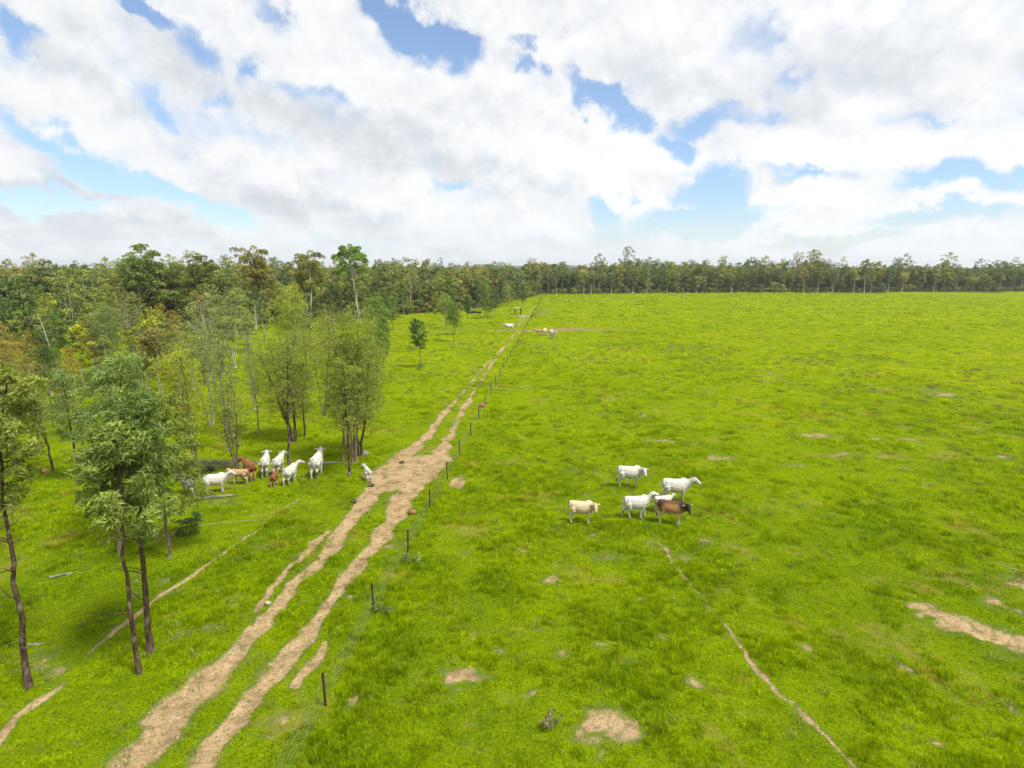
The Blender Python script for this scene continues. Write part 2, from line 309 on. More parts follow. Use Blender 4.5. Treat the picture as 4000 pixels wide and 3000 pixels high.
m_dry, t = new_mat('dry_stalks')
rd = t.n('ShaderNodeObjectInfo').outputs['Random']
d = t.n('ShaderNodeBsdfDiffuse'); t.put(d.inputs[0], t.ramp(rd, [(0, (.17, .15, .05)), (.4, (.24, .26, .06)), (.7, (.13, .17, .04)), (1, (.30, .27, .11))])); finish(t, d.outputs[0])
m_clod, t = new_mat('clod_earth')
rd = t.n('ShaderNodeObjectInfo').outputs['Random']
finish(t, princ(t, t.ramp(rd, [(0, (.16, .105, .06)), (.5, (.34, .24, .14)), (.9, (.40, .28, .17)), (1, (.10, .065, .04))]), 1, 0))
def leaf_mat(name, mode):
    m, t = new_mat(name)
    oi = t.n('ShaderNodeObjectInfo')
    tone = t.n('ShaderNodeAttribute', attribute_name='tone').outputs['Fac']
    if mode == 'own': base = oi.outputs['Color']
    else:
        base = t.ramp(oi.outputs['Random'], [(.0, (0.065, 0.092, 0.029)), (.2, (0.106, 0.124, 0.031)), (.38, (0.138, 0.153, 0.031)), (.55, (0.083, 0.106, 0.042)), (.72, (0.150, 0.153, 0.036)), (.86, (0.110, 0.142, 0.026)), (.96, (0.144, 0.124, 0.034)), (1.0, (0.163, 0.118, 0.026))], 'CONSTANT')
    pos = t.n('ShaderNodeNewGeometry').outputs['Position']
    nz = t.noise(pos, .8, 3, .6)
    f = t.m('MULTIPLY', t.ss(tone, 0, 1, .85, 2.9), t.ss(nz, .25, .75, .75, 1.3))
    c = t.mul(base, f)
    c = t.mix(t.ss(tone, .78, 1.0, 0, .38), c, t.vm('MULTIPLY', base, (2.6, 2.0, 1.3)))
    d = t.n('ShaderNodeBsdfPrincipled'); t.put(d.inputs[0], c); d.inputs['Roughness'].default_value = .55; d.inputs['Specular IOR Level'].default_value = .25
    tr = t.n('ShaderNodeBsdfTranslucent'); t.put(tr.inputs[0], t.vm('MULTIPLY', c, (1.3, 1.25, .5)))
    mx = t.n('ShaderNodeMixShader'); mx.inputs[0].default_value = .32; t.put(mx.inputs[1], d.outputs[0]); t.put(mx.inputs[2], tr.outputs[0])
    finish(t, mx.outputs[0]); return m
m_leaf = leaf_mat('leaves_of_this_tree', 'own'); m_leaf_w = leaf_mat('leaves_of_the_wood', 'wood')
def bark_mat(name, c1, c2, c3, k=.5):
    m, t = new_mat(name)
    pos = t.n('ShaderNodeNewGeometry').outputs['Position']
    st = t.vm('MULTIPLY', pos, (1, 1, .35))
    n = t.noise(st, 9, 5, .7); n2 = t.noise(pos, 2.2, 4, .7)
    c = t.mix(t.ss(n, .35, .65), c1, c2); c = t.mix(t.ss(n2, .52, .66, 0, k), c, c3)
    finish(t, princ(t, c, .95, .05, n, .8, .03)); return m
m_bark_d = bark_mat('dark_rough_bark', (.035, .022, .014), (.105, .070, .045), (.26, .23, .19), .55)
m_bark_b = bark_mat('brown_bark', (.10, .070, .045), (.20, .150, .105), (.32, .28, .23), .6)
m_bark_p = bark_mat('pale_smooth_bark', (.30, .27, .225), (.50, .47, .41), (.20, .16, .12), .4)
m_bark_g = bark_mat('grey_brown_bark', (.15, .13, .10), (.29, .26, .215), (.12, .09, .065), .5)
m_wood_g = bark_mat('weathered_grey_wood', (.13, .12, .10), (.30, .28, .25), (.07, .06, .05), .5)
m_char = bark_mat('charred_wood', (.008, .008, .008), (.03, .028, .026), (.07, .06, .05), .4)
m_straw = bark_mat('bleached_branch', (.28, .27, .16), (.38, .36, .24), (.25, .24, .15), .4)
m_stone = bark_mat('pale_stone', (.30, .28, .25), (.50, .47, .42), (.2, .17, .13), .5)
m_mound = bark_mat('red_mound_earth', (.19, .090, .045), (.31, .155, .08), (.28, .18, .09), .4)
m_rust = bark_mat('rusty_steel', (.045, .022, .018), (.11, .045, .032), (.03, .03, .03), .5)
m_steel = bark_mat('dull_grey_steel', (.20, .20, .20), (.34, .34, .33), (.13, .1, .08), .3)
m_wire = bark_mat('weathered_wire', (.12, .13, .12), (.22, .23, .21), (.10, .07, .05), .4)
m_white = bark_mat('whitewashed_timber', (.45, .44, .40), (.62, .60, .56), (.25, .22, .18), .3)
m_hill, t = new_mat('far_wooded_hill')
pos = t.n('ShaderNodeNewGeometry').outputs['Position']
finish(t, princ(t, t.ramp(t.noise(pos, .012, 6, .7), [(.35, (.020, .035, .014)), (.65, (.055, .075, .025))]), 1, 0))
# coat: colour painted per vertex (markings, plus shade painted on white bellies), short-hair relief from noise
m_coat, t = new_mat('cattle_coat')
cc = t.n('ShaderNodeAttribute', attribute_name='coat').outputs['Color']
oc = t.n('ShaderNodeTexCoord').outputs['Object']
nz = t.noise(oc, 5, 4, .6); nf = t.noise(oc, 60, 3, .6)
c = t.mul(cc, t.m('MULTIPLY', t.ss(nz, .35, .62, .80, 1.06), t.ss(nf, .3, .7, .90, 1.05)))
finish(t, princ(t, c, .75, .2, nf, .4, .01))

# ------------------------------------------------------------------ mesh helpers
def mesh(name, V, Fc, mats, attrs=None, smooth=False, midx=None):
    """V (n,3); Fc: (m,k) array or list of arrays with differing k"""
    me = bpy.data.meshes.new(name); V = np.asarray(V, np.float32)
    if not isinstance(Fc, list): Fc = [Fc]
    Fc = [np.asarray(f, np.int32) for f in Fc if len(f)]
    loops = np.concatenate([f.ravel() for f in Fc]); tot = np.concatenate([np.full(len(f), f.shape[1], np.int32) for f in Fc])
    start = np.concatenate([[0], np.cumsum(tot)[:-1]]).astype(np.int32)
    me.vertices.add(len(V)); me.vertices.foreach_set('co', V.ravel())
    me.loops.add(len(loops)); me.loops.foreach_set('vertex_index', loops)
    me.polygons.add(len(tot)); me.polygons.foreach_set('loop_start', start); me.polygons.foreach_set('loop_total', tot)
    if midx is not None: me.polygons.foreach_set('material_index', np.asarray(midx, np.int32))
    me.polygons.foreach_set('use_smooth', np.full(len(tot), smooth, bool))
    me.update(calc_edges=True)
    for m in (mats if isinstance(mats, list) else [mats]): me.materials.append(m)
    for k, a in (attrs or {}).items():
        a = np.asarray(a, np.float32)
        if a.ndim == 1: at = me.attributes.new(k, 'FLOAT', 'POINT'); at.data.foreach_set('value', a)
        else: at = me.attributes.new(k, 'FLOAT_COLOR', 'POINT'); at.data.foreach_set('color', np.c_[a, np.ones(len(a))].astype(np.float32).ravel())
    return me
def link(name, me, parent=None, loc=None):
    o = bpy.data.objects.new(name, me); COL.objects.link(o)
    if parent is not None: o.parent = parent
    if loc is not None: o.location = loc
    return o
def tag(o, label, cat, group=None, kind=None):
    if label: o['label'] = label
    if cat: o['category'] = cat
    if group: o['group'] = group
    if kind: o['kind'] = kind
    return o
def thing(name, loc, label, cat, group=None, rz=0.0):
    o = bpy.data.objects.new(name, None); COL.objects.link(o); o.location = loc; o.rotation_euler = (0, 0, rz)
    o.empty_display_size = .2
    return tag(o, label, cat, group)

class MB:
    def __init__(s): s.V = []; s.F = []; s.n = 0
    def add(s, V, Fq): s.V.append(np.asarray(V, float)); s.F += [np.asarray(f) + s.n for f in Fq]; s.n += len(V)
    def tube(s, pts, rad, sides=6, caps=True):
        pts = np.asarray(pts, float); n = len(pts); rad = np.broadcast_to(np.asarray(rad, float), (n,))
        T = np.gradient(pts, axis=0); T /= (np.linalg.norm(T, axis=1)[:, None] + 1e-9)
        up = np.array([0, 0, 1.]) if abs(T[:, 2]).mean() < .8 else np.array([1., 0, 0])
        A = np.cross(T, up); A /= (np.linalg.norm(A, axis=1)[:, None] + 1e-9); B = np.cross(T, A)
        an = np.arange(sides) * 2 * math.pi / sides
        V = (pts[:, None] + rad[:, None, None] * (np.cos(an)[None, :, None] * A[:, None] + np.sin(an)[None, :, None] * B[:, None])).reshape(-1, 3)
        i = np.arange(n - 1)[:, None] * sides; j = np.arange(sides)[None]; k = (j + 1) % sides
        q = np.stack([i + j, i + k, i + sides + k, i + sides + j], -1).reshape(-1, 4)
        Fq = [q]
        if caps: Fq += [np.arange(sides)[None, :], (np.arange(sides)[::-1] + (n - 1) * sides)[None, :]]
        s.add(V, Fq)
    def ell(s, c, r, rot=None, nu=12, nv=8):
        u = np.arange(nu) * 2 * math.pi / nu; v = (np.arange(1, nv)) * math.pi / nv
        V = np.stack([np.outer(np.sin(v), np.cos(u)), np.outer(np.sin(v), np.sin(u)), np.outer(np.cos(v), np.ones(nu))], -1).reshape(-1, 3)
        V = np.vstack([V, [0, 0, 1], [0, 0, -1]]) * np.asarray(r)
        if rot is not None: V = V @ np.asarray(rot.to_matrix() if hasattr(rot, 'to_matrix') else rot).T
        V = V + np.asarray(c)
        i = np.arange(nv - 2)[:, None] * nu; j = np.arange(nu)[None]; k = (j + 1) % nu
        q = np.stack([i + j, i + nu + j, i + nu + k, i + k], -1).reshape(-1, 4)
        top = len(V) - 2; bot = len(V) - 1; jj = np.arange(nu); kk = (jj + 1) % nu; b = (nv - 2) * nu
        s.add(V, [q, np.stack([np.full(nu, top), jj, kk], -1), np.stack([np.full(nu, bot), b + kk, b + jj], -1)])
    def box(s, c, size, rz=0.0):
        x, y, z = np.asarray(size) / 2
        V = np.array([[-x, -y, -z], [x, -y, -z], [x, y, -z], [-x, y, -z], [-x, -y, z], [x, -y, z], [x, y, z], [-x, y, z]])
        V = V @ np.array(Matrix.Rotation(rz, 3, 'Z')).T + np.asarray(c)
        s.add(V, [np.array([[0, 3, 2, 1], [4, 5, 6, 7], [0, 1, 5, 4], [1, 2, 6, 5], [2, 3, 7, 6], [3, 0, 4, 7]])])
    def me(s, name, mat, smooth=True):
        by = {}
        for f in s.F: by.setdefault(f.shape[1], []).append(f)
        return mesh(name, np.vstack(s.V), [np.vstack(v) for v in by.values()], mat, smooth=smooth)

# ------------------------------------------------------------------ terrain
EDGE = [(-700, 1400), (0, 1345), (300, 1340), (620, 1296), (1000, 1272), (1400, 1248), (1600, 1226), (1800, 1213), (1960, 1190), (2080, 1160), (2110, 1150), (2600, 1146), (3300, 1143), (4050, 1139), (4700, 1135)]
ex = np.array([math.atan2(P2(*e)[0], P2(*e)[1]) for e in EDGE]); er = np.array([math.hypot(*P2(*e)) for e in EDGE])
def build_ground():
    az_f = np.arange(-50, 50.01, .19); az_c1 = np.arange(-180, -50, 5.0); az_c2 = np.arange(55, 180, 5.0)
    A = np.radians(np.concatenate([az_c1, az_f, az_c2])); na = len(A)
    r = [0.5, 4, 8, 11, 13.0]
    while r[-1] < 380: r.append(r[-1] * 1.0062)
    while r[-1] < 9000: r.append(r[-1] * 1.12)
    r = np.array(r); nr = len(r)
    RR, AA = np.meshgrid(r, A, indexing='ij')
    x = (RR * np.sin(AA)).ravel(); y = (RR * np.cos(AA)).ravel()
    track, path, creek, patch = dirt_parts(x, y)
    D = np.maximum.reduce([track, path, creek, patch])
    far_red = np.clip((y - 60) / 40, 0, 1) * (patch >= np.maximum(track, path)) * (patch > .05)
    red = np.clip(np.maximum(creek * 1.1, far_red), 0, 1)
    z = height(x, y) - .07 * np.clip(track, 0, 1) - .04 * path
    i = np.arange(nr - 1)[:, None] * na; j = np.arange(na)[None]; k = (j + 1) % na
    q = np.stack([i + j, i + k, i + na + k, i + na + j], -1).reshape(-1, 4)
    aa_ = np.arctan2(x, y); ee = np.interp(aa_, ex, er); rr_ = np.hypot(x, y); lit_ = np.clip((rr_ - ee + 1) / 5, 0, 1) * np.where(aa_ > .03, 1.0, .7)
    V = np.c_[x, y, z]
    tm = (track > .45); pm = (path > .45) & ~tm; cm = (creek > .45) & ~tm & ~pm
    def facemask(m): return m[q].sum(1) >= 2
    ft = facemask(tm); fp = facemask(pm) & ~ft; fc = facemask(cm) & ~ft & ~fp
    def sub(name, mk):
        f = q[mk]; u, inv = np.unique(f, return_inverse=True)
        return link(name, mesh(name, V[u], inv.reshape(-1, 4), m_ground, {'dirt': D[u], 'red': red[u], 'litter': lit_[u]}, smooth=True))
    o = sub('pasture_ground', ~(ft | fp | fc)); tag(o, None, None, kind='structure')
    # plug the middle of the fan (straight under the camera)
    for nm, mk, lb in (('dirt_track', ft, 'sandy two-rut dirt track running beside the fence'), ('cattle_path', fp, 'narrow bare paths worn by cattle across the pasture'),
                       ('creek_crossing', fc, 'reddish bare earth strip crossing the pasture and the fence')):
        s_ = sub(nm, mk); s_['kind'] = 'structure'; s_['label'] = lb
build_ground()

def build_hills():
    mb = []
    def ridge(name, pts, depth, seed):
        """pts: px, height above eye in px; built as a long mound with real depth"""
        n = 90; m = 9; V = []
        pxs = np.linspace(pts[0][0], pts[-1][0], n)
        hp = np.interp(pxs, [p[0] for p in pts], [p[1] for p in pts])
        for i in range(n):
            d = px_dir(pxs[i], HOR); az_ = math.atan2(d.x, d.y)
            for j in range(m):
                s_ = j / (m - 1) - .5; rr = depth * (1 + .35 * s_)
                top = max(2.0, H + depth * hp[i] / F + depth * .0006 * (float(vnoise(np.array([i * .9]), np.array([j * .7]), seed)[0]) - .5))
                V.append((rr * math.sin(az_), rr * math.cos(az_), -3 + (top + 3) * math.cos(s_ * math.pi) ** .8 if abs(s_) < .5 else -3))
        i = np.arange(n - 1)[:, None] * m; j = np.arange(m - 1)[None]
        q = np.stack([i + j, i + m + j, i + m + j + 1, i + j + 1], -1).reshape(-1, 4)
        o = link(name, mesh(name, V, q, m_hill, smooth=True)); o['kind'] = 'structure'; return o
    ridge('hills', [(1500, -4), (1760, 0), (1850, 7), (1900, 10), (1960, 5), (2040, 3), (2060, 10), (2120, 12), (2200, 8), (2300, 0), (2480, 2), (2560, 12), (2600, 14), (2660, 5), (2760, 5), (2900, -2), (3100, -5)], 4200, 3)
    ridge('far_plain_woodland', [(-1500, -6), (0, -5), (1500, -6), (2500, -4), (2900, -2), (3500, -4), (5500, -6)], 1600, 9)
build_hills()

# ------------------------------------------------------------------ grass tufts
rng = np.random.default_rng(7)
def tuft_mesh(name, nb, rad, h0, h1, wid, seed, lean=.5):
    r = np.random.default_rng(seed)
    a = r.uniform(0, 2 * math.pi, nb); q = rad * np.sqrt(r.uniform(0, 1, nb)); bx, by = q * np.cos(a), q * np.sin(a)
    h = r.uniform(h0, h1, nb) * (1 - .45 * (q / rad) ** 2)
    la = a + r.normal(0, .9, nb); ll = h * r.uniform(.15, 1, nb) * lean * 1.6
    wa = r.uniform(0, math.pi, nb); wx, wy = np.cos(wa) * wid / 2, np.sin(wa) * wid / 2
    B1 = np.c_[bx - wx, by - wy, np.full(nb, -.03)]; B2 = np.c_[bx + wx, by + wy, np.full(nb, -.03)]
    M1 = np.c_[bx + ll * np.cos(la) * .4 - wx * .8, by + ll * np.sin(la) * .4 - wy * .8, h * .62]; M2 = np.c_[bx + ll * np.cos(la) * .4 + wx * .8, by + ll * np.sin(la) * .4 + wy * .8, h * .62]
    T = np.c_[bx + ll * np.cos(la), by + ll * np.sin(la), h]
    V = np.stack([B1, B2, M2, M1, T], 1).reshape(-1, 3); b = np.arange(nb)[:, None] * 5
    tone = np.repeat(r.uniform(0, 1, nb), 5)
    return mesh(name, V, [b + np.array([0, 1, 2, 3]), b + np.array([3, 2, 4])], m_grass, {'tone': tone})
def gn_scatter(name, pts, idx, rot, scl, objs, label):
    me = bpy.data.meshes.new(name); n = len(pts); me.vertices.add(n); me.vertices.foreach_set('co', np.asarray(pts, np.float32).ravel())
    a = me.attributes.new('idx', 'INT', 'POINT'); a.data.foreach_set('value', idx.astype(np.int32))
    a = me.attributes.new('rot', 'FLOAT_VECTOR', 'POINT'); a.data.foreach_set('vector', rot.astype(np.float32).ravel())
    a = me.attributes.new('scl', 'FLOAT_VECTOR', 'POINT'); a.data.foreach_set('vector', scl.astype(np.float32).ravel())
    c = bpy.data.collections.new(name + '_kinds')
    for i, m in enumerate(objs):
        o = bpy.data.objects.new('%s_kind_%02d' % (name, i), m); c.objects.link(o)
    ob = link(name, me); tag(ob, label, None, kind='stuff')
    ng = bpy.data.node_groups.new(name + '_scatter', 'GeometryNodeTree')
    ng.interface.new_socket('Geometry', in_out='INPUT', socket_type='NodeSocketGeometry'); ng.interface.new_socket('Geometry', in_out='OUTPUT', socket_type='NodeSocketGeometry')
    N = ng.nodes; L = ng.links
    gi = N.new('NodeGroupInput'); go = N.new('NodeGroupOutput'); ci = N.new('GeometryNodeCollectionInfo'); ci.inputs[0].default_value = c
    ci.inputs['Separate Children'].default_value = True; ci.inputs['Reset Children'].default_value = True
    ip = N.new('GeometryNodeInstanceOnPoints'); ip.inputs['Pick Instance'].default_value = True
    def at(nm, ty): x = N.new('GeometryNodeInputNamedAttribute'); x.data_type = ty; x.inputs[0].default_value = nm; return x.outputs[0]
    L.new(gi.outputs[0], ip.inputs['Points']); L.new(ci.outputs[0], ip.inputs['Instance']); L.new(at('idx', 'INT'), ip.inputs['Instance Index'])
    e2r = N.new('FunctionNodeEulerToRotation'); L.new(at('rot', 'FLOAT_VECTOR'), e2r.inputs[0]); L.new(e2r.outputs[0], ip.inputs['Rotation'])
    L.new(at('scl', 'FLOAT_VECTOR'), ip.inputs['Scale']); L.new(ip.outputs[0], go.inputs[0])
    md = ob.modifiers.new('scatter', 'NODES'); md.node_group = ng
    return ob
FA, FB = P(1271, 2766), P(1797, 1772)
FDIR = (FB - FA).normalized(); FN = Vector((FDIR.y, -FDIR.x, 0))      # towards the right-hand paddock
def build_grass():
    tufts = [tuft_mesh('tuft', 46, .20, .05, .13, .016, 1), tuft_mesh('tuft', 46, .24, .06, .16, .018, 2), tuft_mesh('tuft', 50, .17, .10, .24, .016, 3, .4), tuft_mesh('tuft', 54, .20, .14, .33, .016, 4, .35),
             tuft_mesh('tuft', 36, .30, .05, .12, .022, 5, .8), tuft_mesh('tuft', 60, .14, .18, .42, .015, 6, .3)]
    def zone(r0, r1, dens, amp):
        am = math.radians(47); n = int(am * (r1 * r1 - r0 * r0) * dens)
        r = np.sqrt(rng.uniform(r0 * r0, r1 * r1, n)); a = rng.uniform(-am, am, n); x = r * np.sin(a); y = r * np.cos(a)
        tr, pa, cr, pt = dirt_parts(x, y); D = np.maximum.reduce([tr, pa * 1.1, cr, pt])
        lush = .5 + .58 * (fbm(x / 4.5, y / 4.5, 4, 21) - .5) + .60 * (fbm(x / 1.1, y / 1.1, 3, 41) - .5)                       # taller where the grass is lush
        side = (x - FA.x) * FN.x + (y - FA.y) * FN.y
        lush = lush + .14 * np.exp(-((side - 0.8) / 0.9) ** 2) + .025 * (side > 0)
        keep = (rng.uniform(0, 1, n) > np.clip(D * 2.0 - .30, 0, .90 if r0 < 60 else 1)) & (rng.uniform(0, 1, n) < np.clip((lush - .30) * 3.0, .42, 1))
        x, y, lush, r, D = x[keep], y[keep], lush[keep], r[keep], D[keep]; n = len(x)
        u = lush + rng.normal(0, .05, n)
        idx = np.where(u > .64, rng.choice([3, 5, 2], n), np.where(u > .53, rng.choice([1, 2, 0, 3], n), rng.choice([0, 1, 4], n)))
        s = amp * rng.uniform(.65, 1.3, n) * (1 - .45 * np.clip(D * 1.6, 0, 1)); hh = np.clip(.48 + (lush - .42) * 1.7, .35, .95) * (1 - .72 * np.clip(D * 1.6, 0, 1))
        return np.c_[x, y, height(x, y)], idx, np.c_[rng.normal(0, .08, n), rng.normal(0, .08, n), rng.uniform(0, 6.28, n)], np.c_[s, s, s * hh]
    zs = [zone(13, 30, 34, .85), zone(30, 52, 17, 1.1), zone(52, 95, 6.0, 1.55), zone(95, 175, 1.9, 2.3), zone(175, 385, .55, 3.8)]
    P_, I_, R_, S_ = [np.concatenate(k) for k in zip(*zs)]
    S_[:, 2] *= np.where(np.hypot(P_[:, 0], P_[:, 1]) > 95, .62, np.where(np.hypot(P_[:, 0], P_[:, 1]) > 52, .8, 1))
    print('tufts', len(P_))
    gn_scatter('pasture_grass', P_, I_, R_, S_, tufts, 'bright green pasture grass in uneven tufts over the paddocks')
build_grass()
def build_clods():
    ms = []
    for i in range(4):
        mb = MB(); mb.ell((0, 0, 0), (1, .8, .55), None, 6, 4); V = mb.V[0]; V *= 1 + .25 * np.random.default_rng(i).normal(0, 1, (len(V), 1)).clip(-1, 1)
        ms.append(mb.me('clod', m_clod, False))
    n = 60000; am = math.radians(46); r_ = np.sqrt(rng.uniform(14 ** 2, 62 ** 2, n)); a = rng.uniform(-am, .2, n); x = r_ * np.sin(a); y = r_ * np.cos(a)
    tr, pa, cr, pt = dirt_parts(x, y); k = np.maximum(tr, pt) > .42; x, y = x[k], y[k]; n = len(x)
    s_ = rng.uniform(.010, .032, n) * (1 + (rng.uniform(0, 1, n) < .06) * rng.uniform(.5, 1.6, n)); print('clods', n)
    gn_scatter('dirt_clods', np.c_[x, y, height(x, y) - .07 * np.clip(dirt_parts(x, y)[0], 0, 1)], rng.integers(0, 4, n), np.c_[x * 0, x * 0, rng.uniform(0, 6.28, n)], np.c_[s_, s_, s_], ms, 'loose clods and small stones on the dirt track')
build_clods()
def build_dry():
    ms = [tuft_mesh('dry_tuft', 26, .16, .12, .34, .014, 60 + i, .6) for i in range(3)]
    for m in ms: m.materials.clear(); m.materials.append(m_dry)
    n = 5200; am = math.radians(47); r_ = np.sqrt(rng.uniform(14 ** 2, 120 ** 2, n)) ; a = rng.uniform(-am, am, n); x = r_ * np.sin(a); y = r_ * np.cos(a)
    k = fbm(x / 6, y / 6, 3, 77) > .47; x, y = x[k], y[k]; n = len(x); s_ = rng.uniform(.5, 1.2, n) * (1 + np.hypot(x, y) / 90)
    gn_scatter('dry_grass', np.c_[x, y, height(x, y)], rng.integers(0, 3, n), np.c_[x * 0, x * 0, rng.uniform(0, 6.28, n)], np.c_[s_, s_, s_ * .75], ms, 'scattered straw-coloured and brownish stalks among the green grass')
build_dry()

# ------------------------------------------------------------------ trees
def leaves(rg, C, Rr, n, ll, lw, droop=.3, wind=(0, 0, 0), tone0=.5, shell=.6):
    """n leaves in an ellipsoid clump; returns verts (n,4,3) and tones"""
    d = rg.normal(0, 1, (n, 3)); d /= np.linalg.norm(d, axis=1)[:, None]; d[:, 2] = np.where(d[:, 2] < -.35, -d[:, 2], d[:, 2])
    q = rg.uniform(0, 1, n) ** (1 / 3.) * (1 - shell) + shell * rg.uniform(.75, 1.08, n)
    p = np.asarray(C) + d * q[:, None] * np.asarray(Rr)
    ax = d * .7 + rg.normal(0, .6, (n, 3)) + np.array(wind); ax[:, 2] -= droop; ax /= np.linalg.norm(ax, axis=1)[:, None]
    sd = np.cross(ax, rg.normal(0, 1, (n, 3))); sd /= np.linalg.norm(sd, axis=1)[:, None] + 1e-9
    L = (ll * rg.uniform(.6, 1.3, n))[:, None]; Wd = (lw * rg.uniform(.6, 1.3, n))[:, None]
    V = np.stack([p - ax * L * .5, p + sd * Wd * .5 - ax * L * .05, p + ax * L * .5, p - sd * Wd * .5 - ax * L * .05], 1)
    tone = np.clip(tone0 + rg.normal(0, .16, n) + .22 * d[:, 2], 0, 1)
    return V, tone
class Tree:
    def __init__(s, seed, pts=None, height=9, crown0=.45, rad=1.4, profile='column', stems=1, spread=.5, nbr=22, leaf=(.2, .05), nleaf=6000, clump=.5, r0=.12, droop=.3,
                 wind=(0, 0, 0), wob=.25, lean=(0, 0), bare=0, sides=7, sub=3, flat=.7, splay=0.0, top_tone=0.0, twigs=True):
        rg = np.random.default_rng(seed); s.mb = MB(); LV = []; LT = []; clumps = []
        for si in range(stems):
            hh = height * (1 if si == 0 else rg.uniform(.72, 1.0)); a0 = rg.uniform(0, 6.28) if stems > 1 else 0
            if pts is not None and si == 0: cp_ = np.asarray(pts, float)
            else:
                n = 8; tt = np.linspace(0, 1, n)
                off = np.cumsum(rg.normal(0, wob / 3, (n, 2)), axis=0) * (tt[:, None] ** .5); off -= off[0]
                sp = spread * tt ** 1.1
                cp_ = np.c_[off[:, 0] + lean[0] * tt + math.cos(a0) * (sp + (.12 if stems > 1 else 0)), off[:, 1] + lean[1] * tt + math.sin(a0) * (sp + (.12 if stems > 1 else 0)), tt * hh]
                cp_[0, 2] = -.15
            # densify
            tt = np.linspace(0, 1, len(cp_)); t2 = np.linspace(0, 1, 16)
            stem = np.stack([np.interp(t2, tt, cp_[:, k]) for k in range(3)], -1); stem[1:-1] += rg.normal(0, .012 * hh ** .5, (14, 3)) * [1, 1, .2]
            rr = r0 * (1 if si == 0 else .75) * (1 - .86 * t2 ** .9); rr[0] *= 1.35
            s.mb.tube(stem, rr, sides)
            zs = stem[:, 2] / max(stem[-1, 2], .1)
            def at(u):
                return np.array([np.interp(u, zs, stem[:, k]) for k in range(3)])
            nb = max(3, int(nbr / (1 if si == 0 else 1.4)))
            for b in range(nb):
                u = crown0 + (1 - crown0) * ((b + rg.uniform(0, 1)) / nb) ** .85 * .96; v = (u - crown0) / (1 - crown0)
                if profile == 'column': w_ = math.sin(math.pi * (v * .82 + .14)) ** .7
                elif profile == 'dome': w_ = (1 - v ** 2.2) ** .5 * (.75 + .25 * v) + .05
                elif profile == 'cone': w_ = (1 - v) ** .7 * .9 + .15
                elif profile == 'vase': w_ = .35 + .75 * v if v < .75 else .9 - (v - .75) * 1.6
                else: w_ = rg.uniform(.35, 1)
                L = rad * max(w_, .12) * rg.uniform(.6, 1.1); a = b * 2.4 + rg.uniform(-.5, .5) + si
                p0 = at(u * (1 - .0 * v)); rise = L * rg.uniform(.25, .95) * (1 + splay)
                p0 = at(max(crown0 * .75, u - rise / hh * .9)); e = at(u) + [math.cos(a) * L, math.sin(a) * L, rg.uniform(-.1, .25) * L]
                mid = (p0 + e) / 2 + [0, 0, -.1 * L] + rg.normal(0, .07 * L, 3)
                br = np.array([p0, p0 * .6 + mid * .4 + rg.normal(0, .03 * L, 3), mid, e])
                if twigs: s.mb.tube(br, np.array([.26, .20, .13, .05]) * r0 * (1 - .5 * v), 4, caps=False)
                for c_ in range(sub):
                    f = rg.uniform(.45, 1.05); c0 = mid * (1 - f) + e * f if f < 1 else e; c0 = c0 + rg.normal(0, .22 * clump + .10 * L, 3)
                    clumps.append((c0, clump * rg.uniform(.55, 1.2), v))
            clumps.append((stem[-1], clump * .9, 1.0))
            for b in range(bare if si == 0 else 0):
                u = rg.uniform(.15, crown0); a = rg.uniform(0, 6.28); L = rg.uniform(.5, 1.3) * max(rad, 1) * .8; p0 = at(u)
                p = [p0]
                for k in range(4): p.append(p[-1] + np.array([math.cos(a) * L / 4, math.sin(a) * L / 4, L / 4 * rg.uniform(.1, 1.0)]) + rg.normal(0, .06 * L, 3))
                s.mb.tube(p, [.03, .024, .018, .012, .006], 4, caps=False)
                s.mb.tube([p[2], p[2] + rg.normal(0, .2 * L, 3) + [0, 0, .2 * L]], [.014, .005], 3, caps=False)
        wsum = sum(c[1] ** 2 for c in clumps)
        for c0, cr, v in clumps:
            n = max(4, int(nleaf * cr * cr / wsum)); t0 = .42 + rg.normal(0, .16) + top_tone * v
            V, t_ = leaves(rg, c0, (cr, cr, cr * flat), n, leaf[0], leaf[1], droop, wind, t0); LV.append(V); LT.append(t_)
        V = np.concatenate(LV); s.LV = V.reshape(-1, 3); s.LT = np.repeat(np.concatenate(LT), 4); s.n = len(V)
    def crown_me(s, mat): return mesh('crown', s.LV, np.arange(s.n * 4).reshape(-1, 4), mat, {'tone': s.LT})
    def trunk_me(s, mat): return s.mb.me('trunk', mat)
    def joined(s, name, mt, ml):
        a = s.mb.V; V = np.vstack([np.vstack(a), s.LV]); n0 = s.mb.n; by = {}
        for f in s.mb.F: by.setdefault(f.shape[1], []).append(f)
        fs = [np.vstack(v) for v in by.values()]; nt = sum(len(f) for f in fs); fs.append(np.arange(s.n * 4).reshape(-1, 4) + n0)
        return mesh(name, V, fs, [mt, ml], {'tone': np.concatenate([np.zeros(n0), s.LT])}, midx=np.concatenate([np.zeros(nt), np.ones(s.n)]))

NTREES = [0]
def plant(name, loc, tm, cm, label, group, tint=None, rz=0.0, sc=(1, 1, 1)):
    o = thing(name, loc, label, 'tree', group, rz); o.scale = sc
    a = link('trunk', tm, o); b = link('crown', cm, o)
    if tint: b.color = (*tint, 1)
    NTREES[0] += 1
    return o
def depth_at(p): return p.y * math.cos(PITCH) + (H - p.z) * math.sin(PITCH)
def h_of(bx, by, ty):
    """height of something standing at pixel (bx,by) whose top shows at row ty"""
    p = P(bx, by); d = px_dir(bx, ty); t_ = p.y / d.y
    return H + d.z * t_, p, depth_at(p) / F

